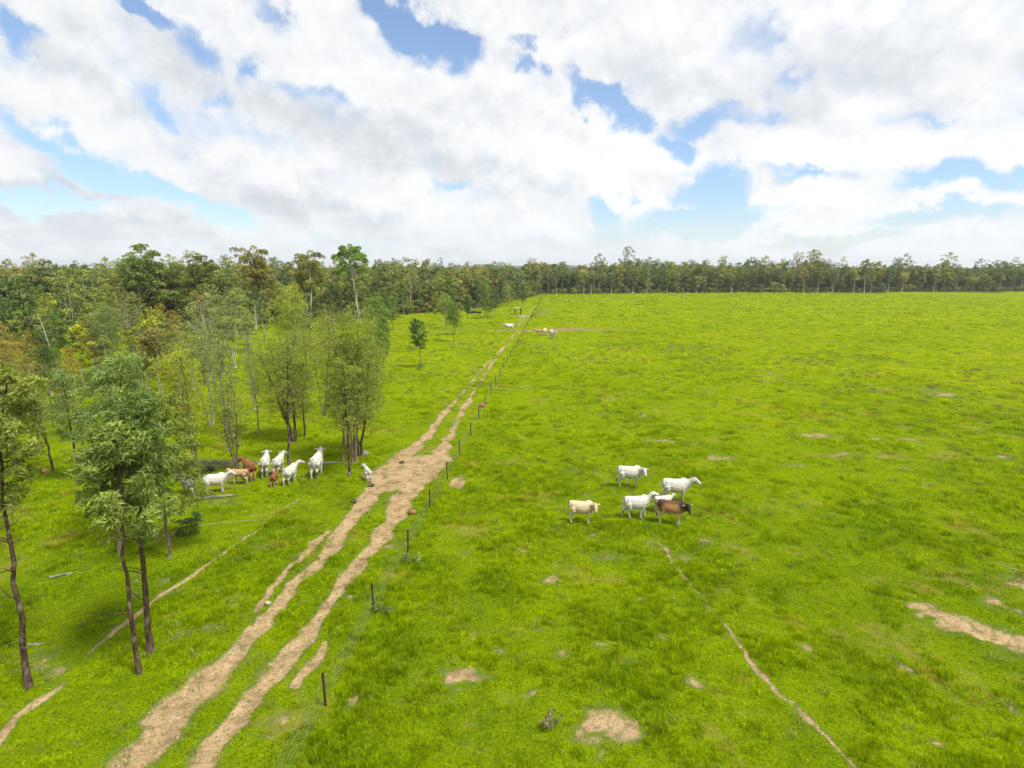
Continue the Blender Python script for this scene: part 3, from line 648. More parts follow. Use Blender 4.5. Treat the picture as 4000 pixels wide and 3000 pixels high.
# named single trees (4000 px coordinates): base x,y, top y, crown half width px, style, tint, bark, label
OL, GR, DK, YL, BL, OR, RD, PG = (.105, .128, .022), (.078, .118, .020), (.048, .078, .018), (.150, .172, .016), (.088, .128, .040), (.150, .118, .022), (.125, .112, .034), (.120, .145, .040)
GRN = 'slender young trees scattered over the grass beside the track'
NEAR = [
  # base x, base y, top y, half width px, crown0, profile, stems, nleaf, tint, bark, lean px at the top, label
  (786, 1860, 1354, 62, .42, 'column', 3, 4600, YL, m_bark_b, -70, 'slim twin-stemmed tree with an orange-yellow crown behind the brush pile'),
  (929, 1842, 1467, 60, .30, 'column', 3, 2600, OL, m_bark_b, -25, 'thin see-through tree rising beside the brown cow and brush pile'),
  (829, 1662, 1150, 85, .42, 'vase', 2, 2400, PG, m_bark_g, -60, 'tall pale-barked feathery tree leaning slightly left behind the orange-topped tree'),
  (904, 1711, 1108, 90, .40, 'vase', 3, 3200, PG, m_bark_g, -35, 'tallest feathery tree with several white stems in the wood left of the track'),
  (890, 1765, 1330, 45, .45, 'column', 1, 1300, PG, m_bark_b, -15, 'thin grey sapling with a wispy crown between the pale-stemmed trees'),
  (1130, 1813, 1335, 52, .50, 'column', 1, 1500, OL, m_bark_d, -8, 'single dark-stemmed tree standing right behind the white cows'),
  (1150, 1724, 1290, 100, .30, 'dome', 6, 9500, OL, m_bark_d, -45, 'bushy olive clump of many dark stems left of the big fence-side clump'),
  (1190, 1708, 1420, 42, .38, 'column', 1, 2100, GR, m_bark_d, 10, 'small dark green tree at the right edge of the bushy olive clump'),
  (1339, 1806, 1300, 80, .35, 'column', 2, 5500, OL, m_bark_b, 10, 'left tree of the big dense olive clump near the track'),
  (1364, 1858, 1400, 55, .42, 'column', 1, 2200, OL, m_bark_d, -10, 'nearest single stem in front of the big dense olive clump'),
  (1386, 1806, 1194, 105, .30, 'dome', 4, 9500, OL, m_bark_b, -5, 'tallest middle tree of the big dense olive clump near the track'),
  (1406, 1784, 1330, 75, .28, 'column', 2, 6000, OL, m_bark_d, 30, 'right tree of the big dense olive clump, its foliage nearly reaching the grass'),
  (1265, 1628, 1190, 75, .50, 'vase', 2, 3000, RD, m_bark_b, -5, 'thin pinkish-topped twin-trunk tree just left of the big olive clump'),
  (1475, 1520, 1153, 52, .30, 'column', 1, 4200, GR, m_bark_b, -10, 'tall narrow green tree peeping out behind the big olive clump'),
  (1500, 1440, 1240, 30, .25, 'column', 1, 1800, DK, m_bark_b, 0, 'small dark green tree at the right foot of the tall narrow green tree'),
  (1644, 1438, 1252, 28, .42, 'column', 1, 2600, DK, m_bark_b, -10, 'lone small dark green tree standing by itself in the open pasture'),
  (1773, 1334, 1178, 32, .38, 'dome', 1, 2400, GR, m_bark_b, -8, 'rounded green tree in the open pasture beyond the lone small tree'),
  (1780, 1308, 1190, 22, .30, 'column', 1, 1200, GR, m_bark_g, -3, 'slimmer green tree tucked behind the rounded pasture tree'),
  (1746, 1284, 1150, 28, .35, 'column', 1, 1400, PG, m_bark_g, -5, 'pale green tree left of the rounded pasture tree'),
  (1827, 1262, 1158, 16, .40, 'dome', 1, 1200, DK, m_bark_b, 0, 'little dark green ball-headed tree on a thin stem near the charred log'),
  (1893, 1246, 1106, 22, .25, 'cone', 1, 1700, GR, m_bark_b, 0, 'pointed green tree right of the charred log'),
  (1903, 1240, 1150, 22, .25, 'column', 1, 1200, DK, m_bark_b, 0, 'dark green tree pressed against the pointed green tree'),
  (1933, 1239, 1130, 24, .30, 'column', 1, 1500, DK, m_bark_g, 0, 'dark bushy tree on a white stem left of the timber rail frame'),
  (2046, 1196, 1138, 13, .30, 'dome', 1, 900, DK, m_bark_b, 0, 'tiny round dark tree nearest the fence at the far end of the pasture'),
  (1985, 1199, 1115, 20, .30, 'column', 1, 1000, PG, m_bark_b, 0, 'grey-green slender tree behind the timber rail frame'),
  (1518, 1302, 1140, 32, .38, 'dome', 1, 2200, DK, m_bark_b, -10, 'dark green leafy tree at the edge of the pasture left of the lone tree'),
  (1534, 1289, 1160, 26, .32, 'column', 1, 1500, GR, m_bark_b, 0, 'smaller green tree touching the dark leafy tree at the pasture edge'),
  (1142, 1420, 1115, 62, .30, 'dome', 3, 5200, (.15, .175, .02), m_bark_b, -5, 'bright yellow-green bushy tree above the olive clump'),
  (1210, 1470, 1200, 50, .35, 'vase', 2, 2400, OL, m_bark_b, -4, 'olive tree between the yellow-green tree and the pinkish-topped tree'),
  (1000, 1600, 1210, 42, .45, 'vase', 2, 1500, PG, m_bark_g, 8, 'wispy white-stemmed tree between the feathery trees and the olive clump'),
  (1012, 1700, 1400, 30, .50, 'column', 1, 800, PG, m_bark_g, -5, 'nearly bare pale pole tree left of the bushy olive clump'),
  (560, 1560, 1140, 65, .40, 'vase', 4, 2600, RD, m_bark_g, -8, 'thin pale many-stemmed tree rising above the big blue-green tree'),
  (430, 1500, 1202, 60, .45, 'dome', 2, 5200, BL, m_bark_g, -10, 'broad blue-green domed tree above the big foreground crown'),
  (210, 1630, 1357, 42, .40, 'dome', 1, 2800, DK, m_bark_b, -6, 'dark glossy green tree among the orange saplings on the left'),
  (250, 1600, 1370, 30, .40, 'column', 1, 1500, GR, m_bark_b, 3, 'green tree right behind the dark glossy tree'),
  (300, 1650, 1357, 26, .55, 'column', 1, 1300, OR, m_bark_b, -4, 'small sapling with a bright orange-brown head'),
  (150, 1700, 1424, 34, .40, 'vase', 2, 1600, RD, m_bark_b, -6, 'thin reddish-crowned sapling below the dark glossy tree'),
  (30, 1690, 1253, 50, .35, 'column', 2, 3000, (.15, .125, .02), m_bark_b, -10, 'orange-topped leafy tree at the left edge of the picture'),
  (110, 1640, 1238, 46, .30, 'column', 2, 3000, OR, m_bark_b, -14, 'rusty orange tree second from the left edge'),
  (165, 1750, 1530, 48, .45, 'dome', 1, 2000, OL, m_bark_d, -15, 'low olive tree on a mottled stem with a brown lump at its foot'),
  (208, 1850, 1480, 60, .40, 'vase', 1, 2400, OL, m_bark_d, -25, 'thin dark-stemmed olive tree left of the big blue-green crown'),
  (318, 1884, 1450, 60, .38, 'column', 1, 3600, BL, m_bark_d, -20, 'blue-green tree showing its mottled stem left of the foreground trunks'),
  (275, 1710, 1400, 42, .35, 'vase', 2, 1700, OR, m_bark_b, -5, 'straggly sapling with brown-orange foliage near the small orange-headed one'),
  (640, 1480, 1240, 34, .35, 'column', 1, 2000, YL, m_bark_b, -3, 'narrow yellow-green tree in front of the old hollow trunk'),
  (700, 1420, 1225, 30, .3, 'vase', 2, 1300, OR, m_bark_b, 2, 'amber-topped tree right of the old hollow trunk'),
]
for i, (bx, by, ty, hw, c0, prof, st, nl, tint, bark, ln, lab) in enumerate(NEAR):
    h, p, mpp = h_of(bx, by, ty); rad = hw * mpp * .98; p = Vector((p.x, p.y, hz(p.x, p.y)))
    lf = max(.16, min(.42, mpp * 6.5))
    T = Tree(100 + i, height=h, crown0=c0, rad=rad, profile=prof, stems=st, spread=rad * (.55 if st > 1 else .1), nbr=int(22 + h * 2.0), leaf=(lf, lf * .30), nleaf=int(nl * ((1.25 if lf > .3 else 1.85) if prof != 'vase' else 1.15)),
             clump=max(.26, rad * .36), r0=.035 + .0065 * h + (.02 if bark is m_bark_d else 0), droop=.45, wind=(-.35, 0, 0), lean=(ln * mpp, 0), bare=2 if by > 1650 else 0, wob=.3, flat=.75, top_tone=.12 if prof != 'vase' else .05)
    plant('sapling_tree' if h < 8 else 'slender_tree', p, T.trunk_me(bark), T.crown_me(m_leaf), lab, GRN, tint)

# three foreground trees with their own stems traced from the photograph's proportions
def stem_pts(base, pix):
    """stem through image points, kept in the upright plane through its base; local coordinates"""
    p = P(*base); out = []
    for x, y in pix:
        d = px_dir(x, y); t_ = p.y / d.y; out.append((d.x * t_ - p.x, (len(out) % 3 - 1) * .05 * (len(out) > 0), H + d.z * t_))
    out[0] = (0, 0, -.2); return out, Vector((p.x, p.y, hz(p.x, p.y)))
def fore(base, pix, seed, tint, bark, label, r0, **k):
    pts, p = stem_pts(base, pix)
    T = Tree(seed, pts=pts, height=pts[-1][2], r0=r0, **k)
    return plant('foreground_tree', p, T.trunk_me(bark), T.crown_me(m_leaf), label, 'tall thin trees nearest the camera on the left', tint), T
fore((113, 2693), [(113, 2693), (92, 2510), (84, 2410), (69, 2283), (46, 2160), (24, 2046), (9, 1830), (4, 1700), (18, 1580), (35, 1455)], 301, (.125, .150, .025), m_bark_d,
     'crooked dark-barked tree at the left edge, standing nearest the camera', .115, crown0=.62, rad=1.1, profile='column', nbr=24, leaf=(.24, .05), nleaf=7000, clump=.32, bare=6, droop=.4, wind=(-.4, 0, 0), sub=4, flat=.95)
fore((-60, 2560), [(-60, 2560), (-50, 2300), (-20, 2080), (-5, 1900), (-30, 1650), (-60, 1500)], 302, (.12, .14, .03), m_bark_b,
     'grey-branched tree partly cut off by the left edge of the picture', .08, crown0=.55, rad=1.3, profile='vase', nbr=12, leaf=(.24, .05), nleaf=2500, clump=.32, bare=7, droop=.4)
fore((546, 2638), [(546, 2638), (520, 2450), (500, 2300), (488, 2150), (476, 2010), (470, 1900), (460, 1780), (450, 1690)], 303, (.115, .150, .030), m_bark_d,
     'tall thin tree with a lichen-spotted trunk, nearest of the blue-green group', .095, crown0=.60, rad=1.2, profile='dome', nbr=26, leaf=(.25, .052), nleaf=9500, clump=.36, bare=2, droop=.7, wind=(-.7, 0, -.1), flat=1.0, sub=5)
fore((592, 2556), [(592, 2556), (575, 2400), (562, 2280), (550, 2150), (543, 2030), (535, 1900), (535, 1750), (535, 1640), (540, 1570)], 304, (.085, .125, .028), m_bark_d,
     'darkest straight tree of the blue-green group with a thick lower trunk', .125, crown0=.58, rad=1.2, profile='dome', nbr=30, leaf=(.25, .052), nleaf=9500, clump=.36, bare=4, droop=.7, wind=(-.5, 0, 0), flat=1.0, sub=5)
fore((663, 2180), [(663, 2180), (650, 2060), (637, 1940), (632, 1830), (640, 1700), (655, 1560)], 305, (.11, .14, .022), m_bark_b,
     'olive soft-crowned tree at the right side of the blue-green group', .10, crown0=.30, rad=1.75, profile='column', nbr=34, leaf=(.24, .045), nleaf=18000, clump=.45, bare=1, droop=.6, wind=(-.5, 0, 0), flat=.9)
fore((470, 2160), [(470, 2160), (465, 2000), (455, 1850), (440, 1700), (450, 1560), (478, 1460), (485, 1400)], 306, (.102, .142, .040), m_bark_b,
     'largest blue-green tree whose dome tops the foreground group', .12, crown0=.55, rad=1.95, profile='dome', nbr=30, leaf=(.20, .05), nleaf=11500, clump=.48, bare=1, droop=.75, wind=(-.4, 0, 0), flat=1.0, sub=5)

# ---- the old hollow tree and the tall emergent tree
h, p, mpp = h_of(632, 1290, 1010); p.z = hz(p.x, p.y)
T = Tree(401, height=h * .88, crown0=.45, rad=9.5, profile='dome', stems=1, nbr=40, leaf=(.6, .25), nleaf=12500, clump=1.45, r0=1.1, wob=1.4, sub=3, flat=.6)
plant('old_tree', p, T.trunk_me(m_bark_d), T.crown_me(m_leaf), 'old spreading tree with a massive twisted grey trunk at the edge of the wood', None, (.095, .125, .025))
h, p, mpp = h_of(1405, 1262, 963); p.z = hz(p.x, p.y)
T = Tree(402, height=h, crown0=.60, rad=5.2, profile='dome', stems=1, nbr=22, leaf=(.5, .24), nleaf=8500, clump=.95, r0=.42, wob=1.0, sub=4, flat=.95)
plant('tall_tree', p, T.trunk_me(m_bark_p), T.crown_me(m_leaf), 'tall bright green tree standing clear above the wood against the sky', None, (.10, .16, .02))
for (bx, by, ty, sd, tint, nl, lab) in [(1210, 1285, 990, 403, (.118, .122, .028), 3800, 'rusty brown-topped tree standing above the wood left of the tall bright tree'), (1000, 1290, 975, 404, (.122, .118, .024), 4200, 'broad orange-brown crown highest in the middle of the left wood'),
                                       (560, 1300, 965, 405, (.10, .14, .03), 3200, 'half-dead tree with bare grey branches poking above the wood'), (800, 1290, 1010, 406, (.085, .105, .02), 4200, 'rounded olive tree right of the old hollow trunk')]:
    h, p, mpp = h_of(bx, by, ty); p.z = hz(p.x, p.y)
    T = Tree(sd, height=h, crown0=.5, rad=4.6, profile='random', stems=2, spread=1.2, nbr=18, leaf=(.55, .25), nleaf=int(nl * 1.8), clump=1.0, r0=.26, wob=1.2, sub=4, flat=.95, bare=5)
    plant('tall_tree', p, T.trunk_me(m_bark_p), T.crown_me(m_leaf), lab, None, tint)

# ---- the wood: shared kinds
def kinds(n, seed, hgt, c0, rad, nleaf, leaf, clump, prof, r0, stems=(1, 1), flat=.65, nbr=14):
    out = []
    for i in range(n):
        rg = random.Random(seed + i)
        out.append(Tree(seed + i, height=hgt * rg.uniform(.85, 1.15), crown0=c0 * rg.uniform(.8, 1.15), rad=rad * rg.uniform(.75, 1.25), profile=rg.choice(prof), stems=rg.randint(*stems), spread=rad * .35,
                        nbr=nbr, leaf=leaf, nleaf=nleaf, clump=clump * rg.uniform(.85, 1.15), r0=r0 * rg.uniform(.8, 1.2), wob=.7, sub=2, flat=flat, sides=5, twigs=True))
    return out
K_wood = kinds(9, 500, 13.5, .28, 3.5, 3000, (.60, .32), 1.15, ['dome', 'random', 'column', 'dome'], .19, (1, 2), .8, 17)
K_emer = kinds(4, 540, 17.5, .55, 3.8, 1150, (.5, .25), .8, ['dome', 'random', 'vase'], .2, (1, 2), 1.0, 13)
K_edge = kinds(8, 620, 13.0, .42, 3.2, 2400, (.55, .28), 1.0, ['dome', 'random', 'vase', 'column'], .23, (1, 2), .95, 16)
K_young = kinds(8, 560, 7.5, .38, 1.25, 1700, (.34, .13), .46, ['column', 'cone', 'vase', 'dome'], .075, (1, 3), .75, 16)
K_thin = kinds(4, 580, 10, .45, 1.4, 1300, (.36, .12), .5, ['vase', 'column'], .08, (1, 3), .75, 14)
def mk(K): return [(T.trunk_me(random.Random(i).choice([m_bark_p, m_bark_p, m_bark_p, m_bark_b])), T.crown_me(m_leaf)) for i, T in enumerate(K)]
M_wood, M_emer, M_young, M_thin, M_edge = mk(K_wood), mk(K_emer), mk(K_young), mk(K_thin), mk(K_edge)
RC = random.Random(11)
# sparse trees standing on the grass between the camera and the left wood
SP = []
tries = 0
avoid = [P2(a[0], a[1]) for a in NEAR]
while len(SP) < 115 and tries < 6000:
    tries += 1
    py = RC.uniform(1235, 1600) if RC.random() < .8 else RC.uniform(1235, 1330)
    lim = 640 + (1600 - py) * 2.3 if py > 1300 else 1750
    px = RC.uniform(-150, min(lim, 1500 if py > 1280 else 1760))
    if px > 940 and py > 1500 or (560 < px < 760 and py > 1285 and py < 1420): continue
    q = P2(px, py)
    if any(math.hypot(q[0] - a[0], q[1] - a[1]) < 2.2 for a in avoid): continue
    avoid.append(q); SP.append((px, py, q))
SP.sort()
TINTS = [(OL, 'olive'), (GR, 'green'), (DK, 'dark green'), (YL, 'yellow-green'), (PG, 'grey-green'), (OR, 'orange-brown'), (RD, 'reddish')]
USED = set()
SHORT = [' '.join(a[-1].split()[:9]) if len(a[-1].split()) < 7 else ' '.join(a[-1].split()[:5]) for a in NEAR]
SHORT = [x_.rsplit(' in', 1)[0] if x_.endswith((' in', ' in the')) else x_ for x_ in SHORT]
for px, py, q in SP:
    left = px < 900
    tint, word = RC.choices(TINTS, [4, 4, 3, 2, 4, 2.4 if left else .5, 1.8 if left else .6])[0]
    thin = RC.random() < (.45 if tint in (PG, RD) else .2)
    tm, cm = RC.choice(M_thin if thin else M_young); s = RC.uniform(.75, 1.35); v = RC.uniform(.85, 1.15)
    lm = min(range(len(NEAR)), key=lambda k: math.hypot(NEAR[k][0] - px, (NEAR[k][1] - py) * 1.5)); L_ = NEAR[lm]
    dx, dy = px - L_[0], py - L_[1]; rel = ('left of' if dx < 0 else 'right of') if abs(dx) > abs(dy) * .8 else ('behind' if dy < 0 else 'in front of')
    short = SHORT[lm]; size_ = 'tall' if s > 1.12 else ('small' if s < .9 else 'middling')
    for extra in ('', ' nearby', ' farther off', ' at the wood edge', ' in thin grass', ' among others', ' by itself'):
        lab = '%s %s %s tree %s the %s%s' % (size_, 'thin' if thin else 'leafy', word, rel, short, extra)
        if extra in (' in thin grass', ' among others', ' by itself'): continue
        if lab not in USED: break
    USED.add(lab)
    plant('young_tree', (q[0], q[1], hz(*q)), tm, cm, lab, 'scattered trees on the grass before the left wood', tuple(c * v for c in tint), RC.uniform(0, 6.28), (s * RC.uniform(.85, 1.15), s, s))
# edge of the wood, as a line of px,py where the trees start
def edge_r(a): return float(np.interp(a, ex, er))
WT = [((.070, .100, .026), 'dark green'), ((.110, .128, .030), 'olive'), ((.095, .118, .048), 'grey-green'), ((.105, .150, .022), 'fresh green'), ((.145, .155, .045), 'pale olive'), ((.125, .10, .03), 'brownish')]
fr = []
a = ex[1] - .03
while a < ex[-2] + .03:
    r = edge_r(a); right = a > math.atan2(*P2(2080, 1160))
    for row in range(1):
        rr = r + RC.uniform(-3, 12); fr.append((a + RC.uniform(-.3, .3) * 3.6 / r, rr, right))
    a += (3.9 if right else 4.4) / r * (1.0 if right else .62)
nmax = 296 - NTREES[0]
print('front row', len(fr), 'individual room', nmax)
RC.shuffle(fr); singles, rest = fr[:nmax], fr[nmax:]
singles.sort(); NR = sum(1 for k in singles if k[2]); cl = cr_ = 0
ONES = ['', 'first', 'second', 'third', 'fourth', 'fifth', 'sixth', 'seventh', 'eighth', 'ninth', 'tenth', 'eleventh', 'twelfth', 'thirteenth', 'fourteenth', 'fifteenth', 'sixteenth', 'seventeenth', 'eighteenth', 'nineteenth']
TENS = ['', '', 'twenty', 'thirty', 'forty', 'fifty', 'sixty', 'seventy', 'eighty', 'ninety']
TENTH = ['', '', 'twentieth', 'thirtieth', 'fortieth', 'fiftieth', 'sixtieth', 'seventieth', 'eightieth', 'ninetieth']
def nth(n):
    if n >= 100: return 'hundred-and-' + nth(n - 100) if n > 100 else 'hundredth'
    return ONES[n] if n < 20 else (TENTH[n // 10] if n % 10 == 0 else TENS[n // 10] + '-' + ONES[n % 10])
for a, r, right in singles:
    big = RC.random(); K_ = (M_edge if right else M_wood) if big < (.78 if right else .88) else M_emer
    tm, cm = RC.choice(K_); s = RC.uniform(.66, 1.08) * (1.0 if right else .80) * (.72 + .62 * float(fbm(np.array([a * 26.]), np.array([0.]), 3, 5)[0])); x, y = r * math.sin(a), r * math.cos(a)
    tint, word = RC.choices(WT, [2.2, 3, 3, 2.8, 2.6, .3 if right else .4])[0]; v = RC.uniform(.85, 1.15)
    if right: cr_ += 1; where = '%s from the fence along the far treeline' % nth(cr_)
    else: cl += 1; where = '%s from the left along the left wood edge' % nth(cl)
    plant('gum_tree', (x, y, hz(x, y)), tm, cm, '%s gum tree, %s' % (word, where), 'gum trees of the far treeline' if right else 'gum trees along the edge of the left wood', tuple(c * v for c in tint), RC.uniform(0, 6.28), (s, s, s * RC.uniform(.9, 1.12)))
print('trees', NTREES[0])
# the mass of the wood behind: one thing nobody can count
JW = [T.joined('wood_tree', random.Random(i).choice([m_bark_p, m_bark_b]), m_leaf_w) for i, T in enumerate(K_wood + K_emer)]
rgw = np.random.default_rng(3)
n = 15000; aa = rgw.uniform(ex[0] + .02, ex[-1] - .02, n); rr = np.sqrt(rgw.uniform(90 ** 2, 520 ** 2, n)); e = np.interp(aa, ex, er)
dep = np.where(aa > math.atan2(*P2(2080, 1160)), 90, 150 + (300 - e) * .6)
ok = (rr > e + 5) & (rr < e + dep); aa, rr = aa[ok], rr[ok]
grid = {}
for a, r in list(zip(aa, rr)):
    x, y = r * math.sin(a), r * math.cos(a); k = (int(x // 5.0), int(y // 5.0))
    if k in grid: continue
    grid[k] = (x, y)
pw = np.array(list(grid.values()) + [(r * math.sin(a), r * math.cos(a)) for a, r, _ in rest])
n = len(pw); print('wood mass', n)
s = rgw.uniform(.70, 1.10, n) * (.72 + .62 * fbm(np.arctan2(pw[:, 0], pw[:, 1]) * 26, np.hypot(pw[:, 0], pw[:, 1]) * .02, 3, 5)); er2 = np.interp(np.arctan2(pw[:, 0], pw[:, 1]), ex, er)
idx = np.where(rgw.uniform(0, 1, n) < .16, rgw.integers(9, 13, n), rgw.integers(0, 9, n))
s = np.where(np.arctan2(pw[:, 0], pw[:, 1]) > 0.02, s, s * .88)
gn_scatter('woodland', np.c_[pw, height(pw[:, 0], pw[:, 1])], idx, np.c_[np.zeros(n), np.zeros(n), rgw.uniform(0, 6.28, n)], np.c_[s, s, s * rgw.uniform(.9, 1.12, n)], JW, 'dense eucalypt wood stretching away behind the front trees')
# scrub along the foot of the wood
sc_ = [Tree(700 + i, height=2.2, crown0=.1, rad=1.5, profile='dome', nbr=7, leaf=(.4, .2), nleaf=380, clump=.65, r0=.03, sub=1, flat=.7).joined('scrub', m_bark_b, m_leaf_w) for i in range(3)]
n = 1500; aa = rgw.uniform(ex[1], ex[-2], n); rr = np.interp(aa, ex, er) + rgw.uniform(-2, 22, n)
x, y = rr * np.sin(aa), rr * np.cos(aa); s = rgw.uniform(.4, 1.2, n) + (rgw.uniform(0, 1, n) < .12) * rgw.uniform(.3, 1.3, n)
gn_scatter('undergrowth', np.c_[x, y, height(x, y)], rgw.integers(0, 3, n), np.c_[x * 0, x * 0, rgw.uniform(0, 6, n)], np.c_[s, s, s], sc_, 'dark low scrub under the front trees of the wood')

# ------------------------------------------------------------------ shrubs
def shrub(px, py, hgt, rad, tint, label, nl=900, seed=0):
    p = G(px, py); T = Tree(800 + seed, height=hgt, crown0=.1, rad=rad, profile='dome', stems=3, spread=rad * .5, nbr=9, leaf=(.12, .045), nleaf=int(nl * 1.6), clump=rad * .45, r0=.008, sub=2)
    o = thing('shrub', p, label, 'shrub'); link('stem', T.trunk_me(m_bark_b), o); c = link('foliage', T.crown_me(m_leaf), o); c.color = (*tint, 1); return o
shrub(726, 2098, 1.3, .55, DK, 'small dark green shrub on the grass right of the blue-green trees', 1500, 1)
shrub(1640, 1446, .9, .6, GR, 'leafy regrowth at the foot of the lone pasture tree', 700, 2)
shrub(1612, 1372, .7, .8, DK, 'low bush on the pasture behind the lone small tree', 600, 3)
shrub(1490, 2400, .45, .25, GR, 'dark weed at the foot of the second fence post', 300, 5)
shrub(1600, 2200, .45, .28, (.09, .12, .03), 'straggly weed below the third fence post', 320, 6)
shrub(2145, 2855, .4, .18, (.11, .10, .05), 'small brown weed beside the largest near bare patch', 200, 8)

# ------------------------------------------------------------------ fence: thing > post, wire
def build_fence():
    fo = thing('wire_fence', (FA.x, FA.y, 0), 'rusty steel-post wire fence running straight away along the track', 'fence')
    inv = Vector((FA.x, FA.y, 0)); rg = random.Random(4)
    tops = []
    mb = MB(); mb.box((0, 0, .58), (.058, .04, 1.5)); mb.box((0, .03, .58), (.024, .05, 1.5)); pm = mb.me('post', m_rust, False)
    k = -2
    while True:
        q = FA + FDIR * (5.72 * k)
        if q.y > 298: break
        o = link('post', pm, fo, (q.x - inv.x + rg.uniform(-.05, .05), q.y - inv.y, hz(q.x, q.y)))
        o.rotation_euler = (rg.uniform(-.04, .04), rg.uniform(-.05, .05), math.atan2(FDIR.y, FDIR.x)); o.scale = (1, 1, rg.uniform(.94, 1.06))
        tops.append(Vector((q.x - inv.x, q.y - inv.y, hz(q.x, q.y)))); k += 1
    for zi, z in enumerate((.22, .42, .62, .84, 1.08)):
        pts = []
        for a_, b_ in zip(tops[:-1], tops[1:]):
            for u in (0, .33, .66): c = a_.lerp(b_, u); pts.append((c.x, c.y, c.z + z - .03 * math.sin(math.pi * u)))
        mb = MB(); mb.tube(pts, .0045, 4, caps=False); link('wire', mb.me('wire', m_wire), fo)
build_fence()
# far end furniture: rail frame, strainer, gate, fallen rail
def frame_at(px0, px1, py, hgt):
    a_, b_ = G(px0, py), G(px1, py); o = thing('timber_rail_frame', a_, 'grey timber rail on two dark posts in the far pasture', 'rail frame'); d = b_ - a_
    for v in (Vector((0, 0, 0)), d):
        mb = MB(); mb.tube([v + Vector((0, 0, -.2)), v + Vector((0, 0, hgt))], .16, 8); link('post', mb.me('post', m_char), o)
    mb = MB(); mb.tube([Vector((-.3, 0, hgt)), d * .5 + Vector((0, 0, hgt + .05)), d * 1.04 + Vector((0, 0, hgt))], .13, 8); link('rail', mb.me('rail', m_white), o)
frame_at(2012, 2034, 1230, 2.2)
def gate_at():
    a_, b_ = G(2097, 1232), G(2134, 1231); o = thing('farm_gate', a_, 'grey tubular metal gate beside the fence in the far pasture', 'gate'); d = b_ - a_
    mb = MB()
    for f in (0, .5, 1): mb.tube([d * f + Vector((0, 0, .1)), d * f + Vector((0, 0, 1.5))], .035, 6)
    link('upright', mb.me('upright', m_steel), o)
    for z in (.15, .42, .69, .96, 1.23, 1.5):
        mb = MB(); mb.tube([Vector((0, 0, z)), d + Vector((0, 0, z))], .03, 6); link('rail', mb.me('rail', m_steel), o)
gate_at()
def log_at(px, py, length, r, ang, mat, label, name='fallen_log', bend=.1, cat='log', stubs=2, z=0.0, seed=1):
    p = G(px, py); rg = random.Random(seed); o = thing(name, p, label, cat, rz=math.radians(ang)); n = 8; pts = []
    for i in range(n): u = i / (n - 1) - .5; pts.append((u * length, bend * length * math.cos(u * 3) * .4 + rg.uniform(-.03, .03) * length * .2, r * .75 + z + rg.uniform(-.02, .02)))
    mb = MB(); mb.tube(pts, [r * (1.1 - .5 * i / n) * rg.uniform(.85, 1.1) for i in range(n)], 8)
    link('log', mb.me('log', mat), o)
    for i in range(stubs):
        u = rg.randint(1, n - 2); b = Vector(pts[u]); e_ = b + Vector((rg.uniform(-.2, .4) * length * .3, rg.choice((-1, 1)) * length * .16, rg.uniform(.0, .12) * length))
        mb = MB(); mb.tube([b, (b + e_) / 2 + Vector((0, 0, .03)), e_], [r * .45, r * .35, r * .15], 5); link('branch', mb.me('branch', mat), o)
    return o
log_at(2066, 1236, 6, .12, 2, m_white, 'long white rail lying on the grass left of the fence strainer', 'fallen_rail', .02, 'rail', 0)
log_at(2088, 1238, 2.6, .32, 35, m_char, 'black charred log heaped against the far fence', seed=4)
log_at(1852, 1224, 5.0, .42, 3, m_char, 'large black charred log lying behind the little ball-headed tree', seed=5)
log_at(1862, 1212, 6.0, .25, 8, m_wood_g, 'thin grey log behind the large charred log', seed=6)
log_at(1576, 1229, 3.2, .3, -5, m_char, 'black charred log at the edge of the left wood', seed=7)
log_at(845, 1946, 2.5, .13, 18, m_wood_g, 'short grey log at the hooves of the side-on white cow', seed=8, stubs=1)
log_at(1291, 1813, 2.6, .10, 4, m_wood_g, 'grey log on the grass right of the rightmost white cow', seed=9)
log_at(1350, 1803, 1.2, .09, -20, m_char, 'dark stick at the foot of the big olive clump', seed=10)
log_at(930, 2044, 4.6, .02, 12, m_straw, 'long bleached branch lying on the grass below the left herd', 'fallen_branch', .12, 'branch', 3, seed=11)
log_at(240, 2250, 1.0, .07, 25, m_wood_g, 'short grey log on the grass right of the crooked tree', seed=12)
log_at(145, 2528, .6, .05, 10, m_wood_g, 'small grey stick on the grass near the foot of the crooked tree', seed=13, name='stick', cat='stick')
log_at(274, 2084, .8, .05, 35, m_wood_g, 'small grey stick on the grass above the crooked tree foot', seed=14, name='stick', cat='stick')
log_at(930, 1309, 8, .3, 5, m_wood_g, 'grey fallen trunk under the edge of the left wood', seed=15)
def pile(px, py, rx, ry, n, mat, label, lmin, lmax, r, seed, hmax):
    p = G(px, py); rg = random.Random(seed); o = thing('brush_pile', p, label, 'brush pile')
    for i in range(n):
        a_ = rg.uniform(0, 6.28); q = math.sqrt(rg.random()); c = Vector((math.cos(a_) * q * rx, math.sin(a_) * q * ry, rg.uniform(.02, hmax * (1.1 - q)) + .03)); l = rg.uniform(lmin, lmax); b = rg.uniform(0, 3.14)
        d = Vector((math.cos(b), math.sin(b) * .5, rg.uniform(-.1, .25))) * l / 2
        mb = MB(); mb.tube([c - d, c + Vector((0, 0, .04)), c + d], [r * rg.uniform(.6, 1.3), r, r * .4], 5); link('stick', mb.me('stick', mat), o)
pile(852, 1812, 3.0, 1.1, 70, m_wood_g, 'wide heap of grey dead sticks behind the brown cow', .6, 1.6, .02, 3, .10)
pile(795, 1846, .8, .6, 26, m_char, 'small heap of blackened branches at the foot of the orange-topped tree', .5, 1.2, .06, 5, .4)
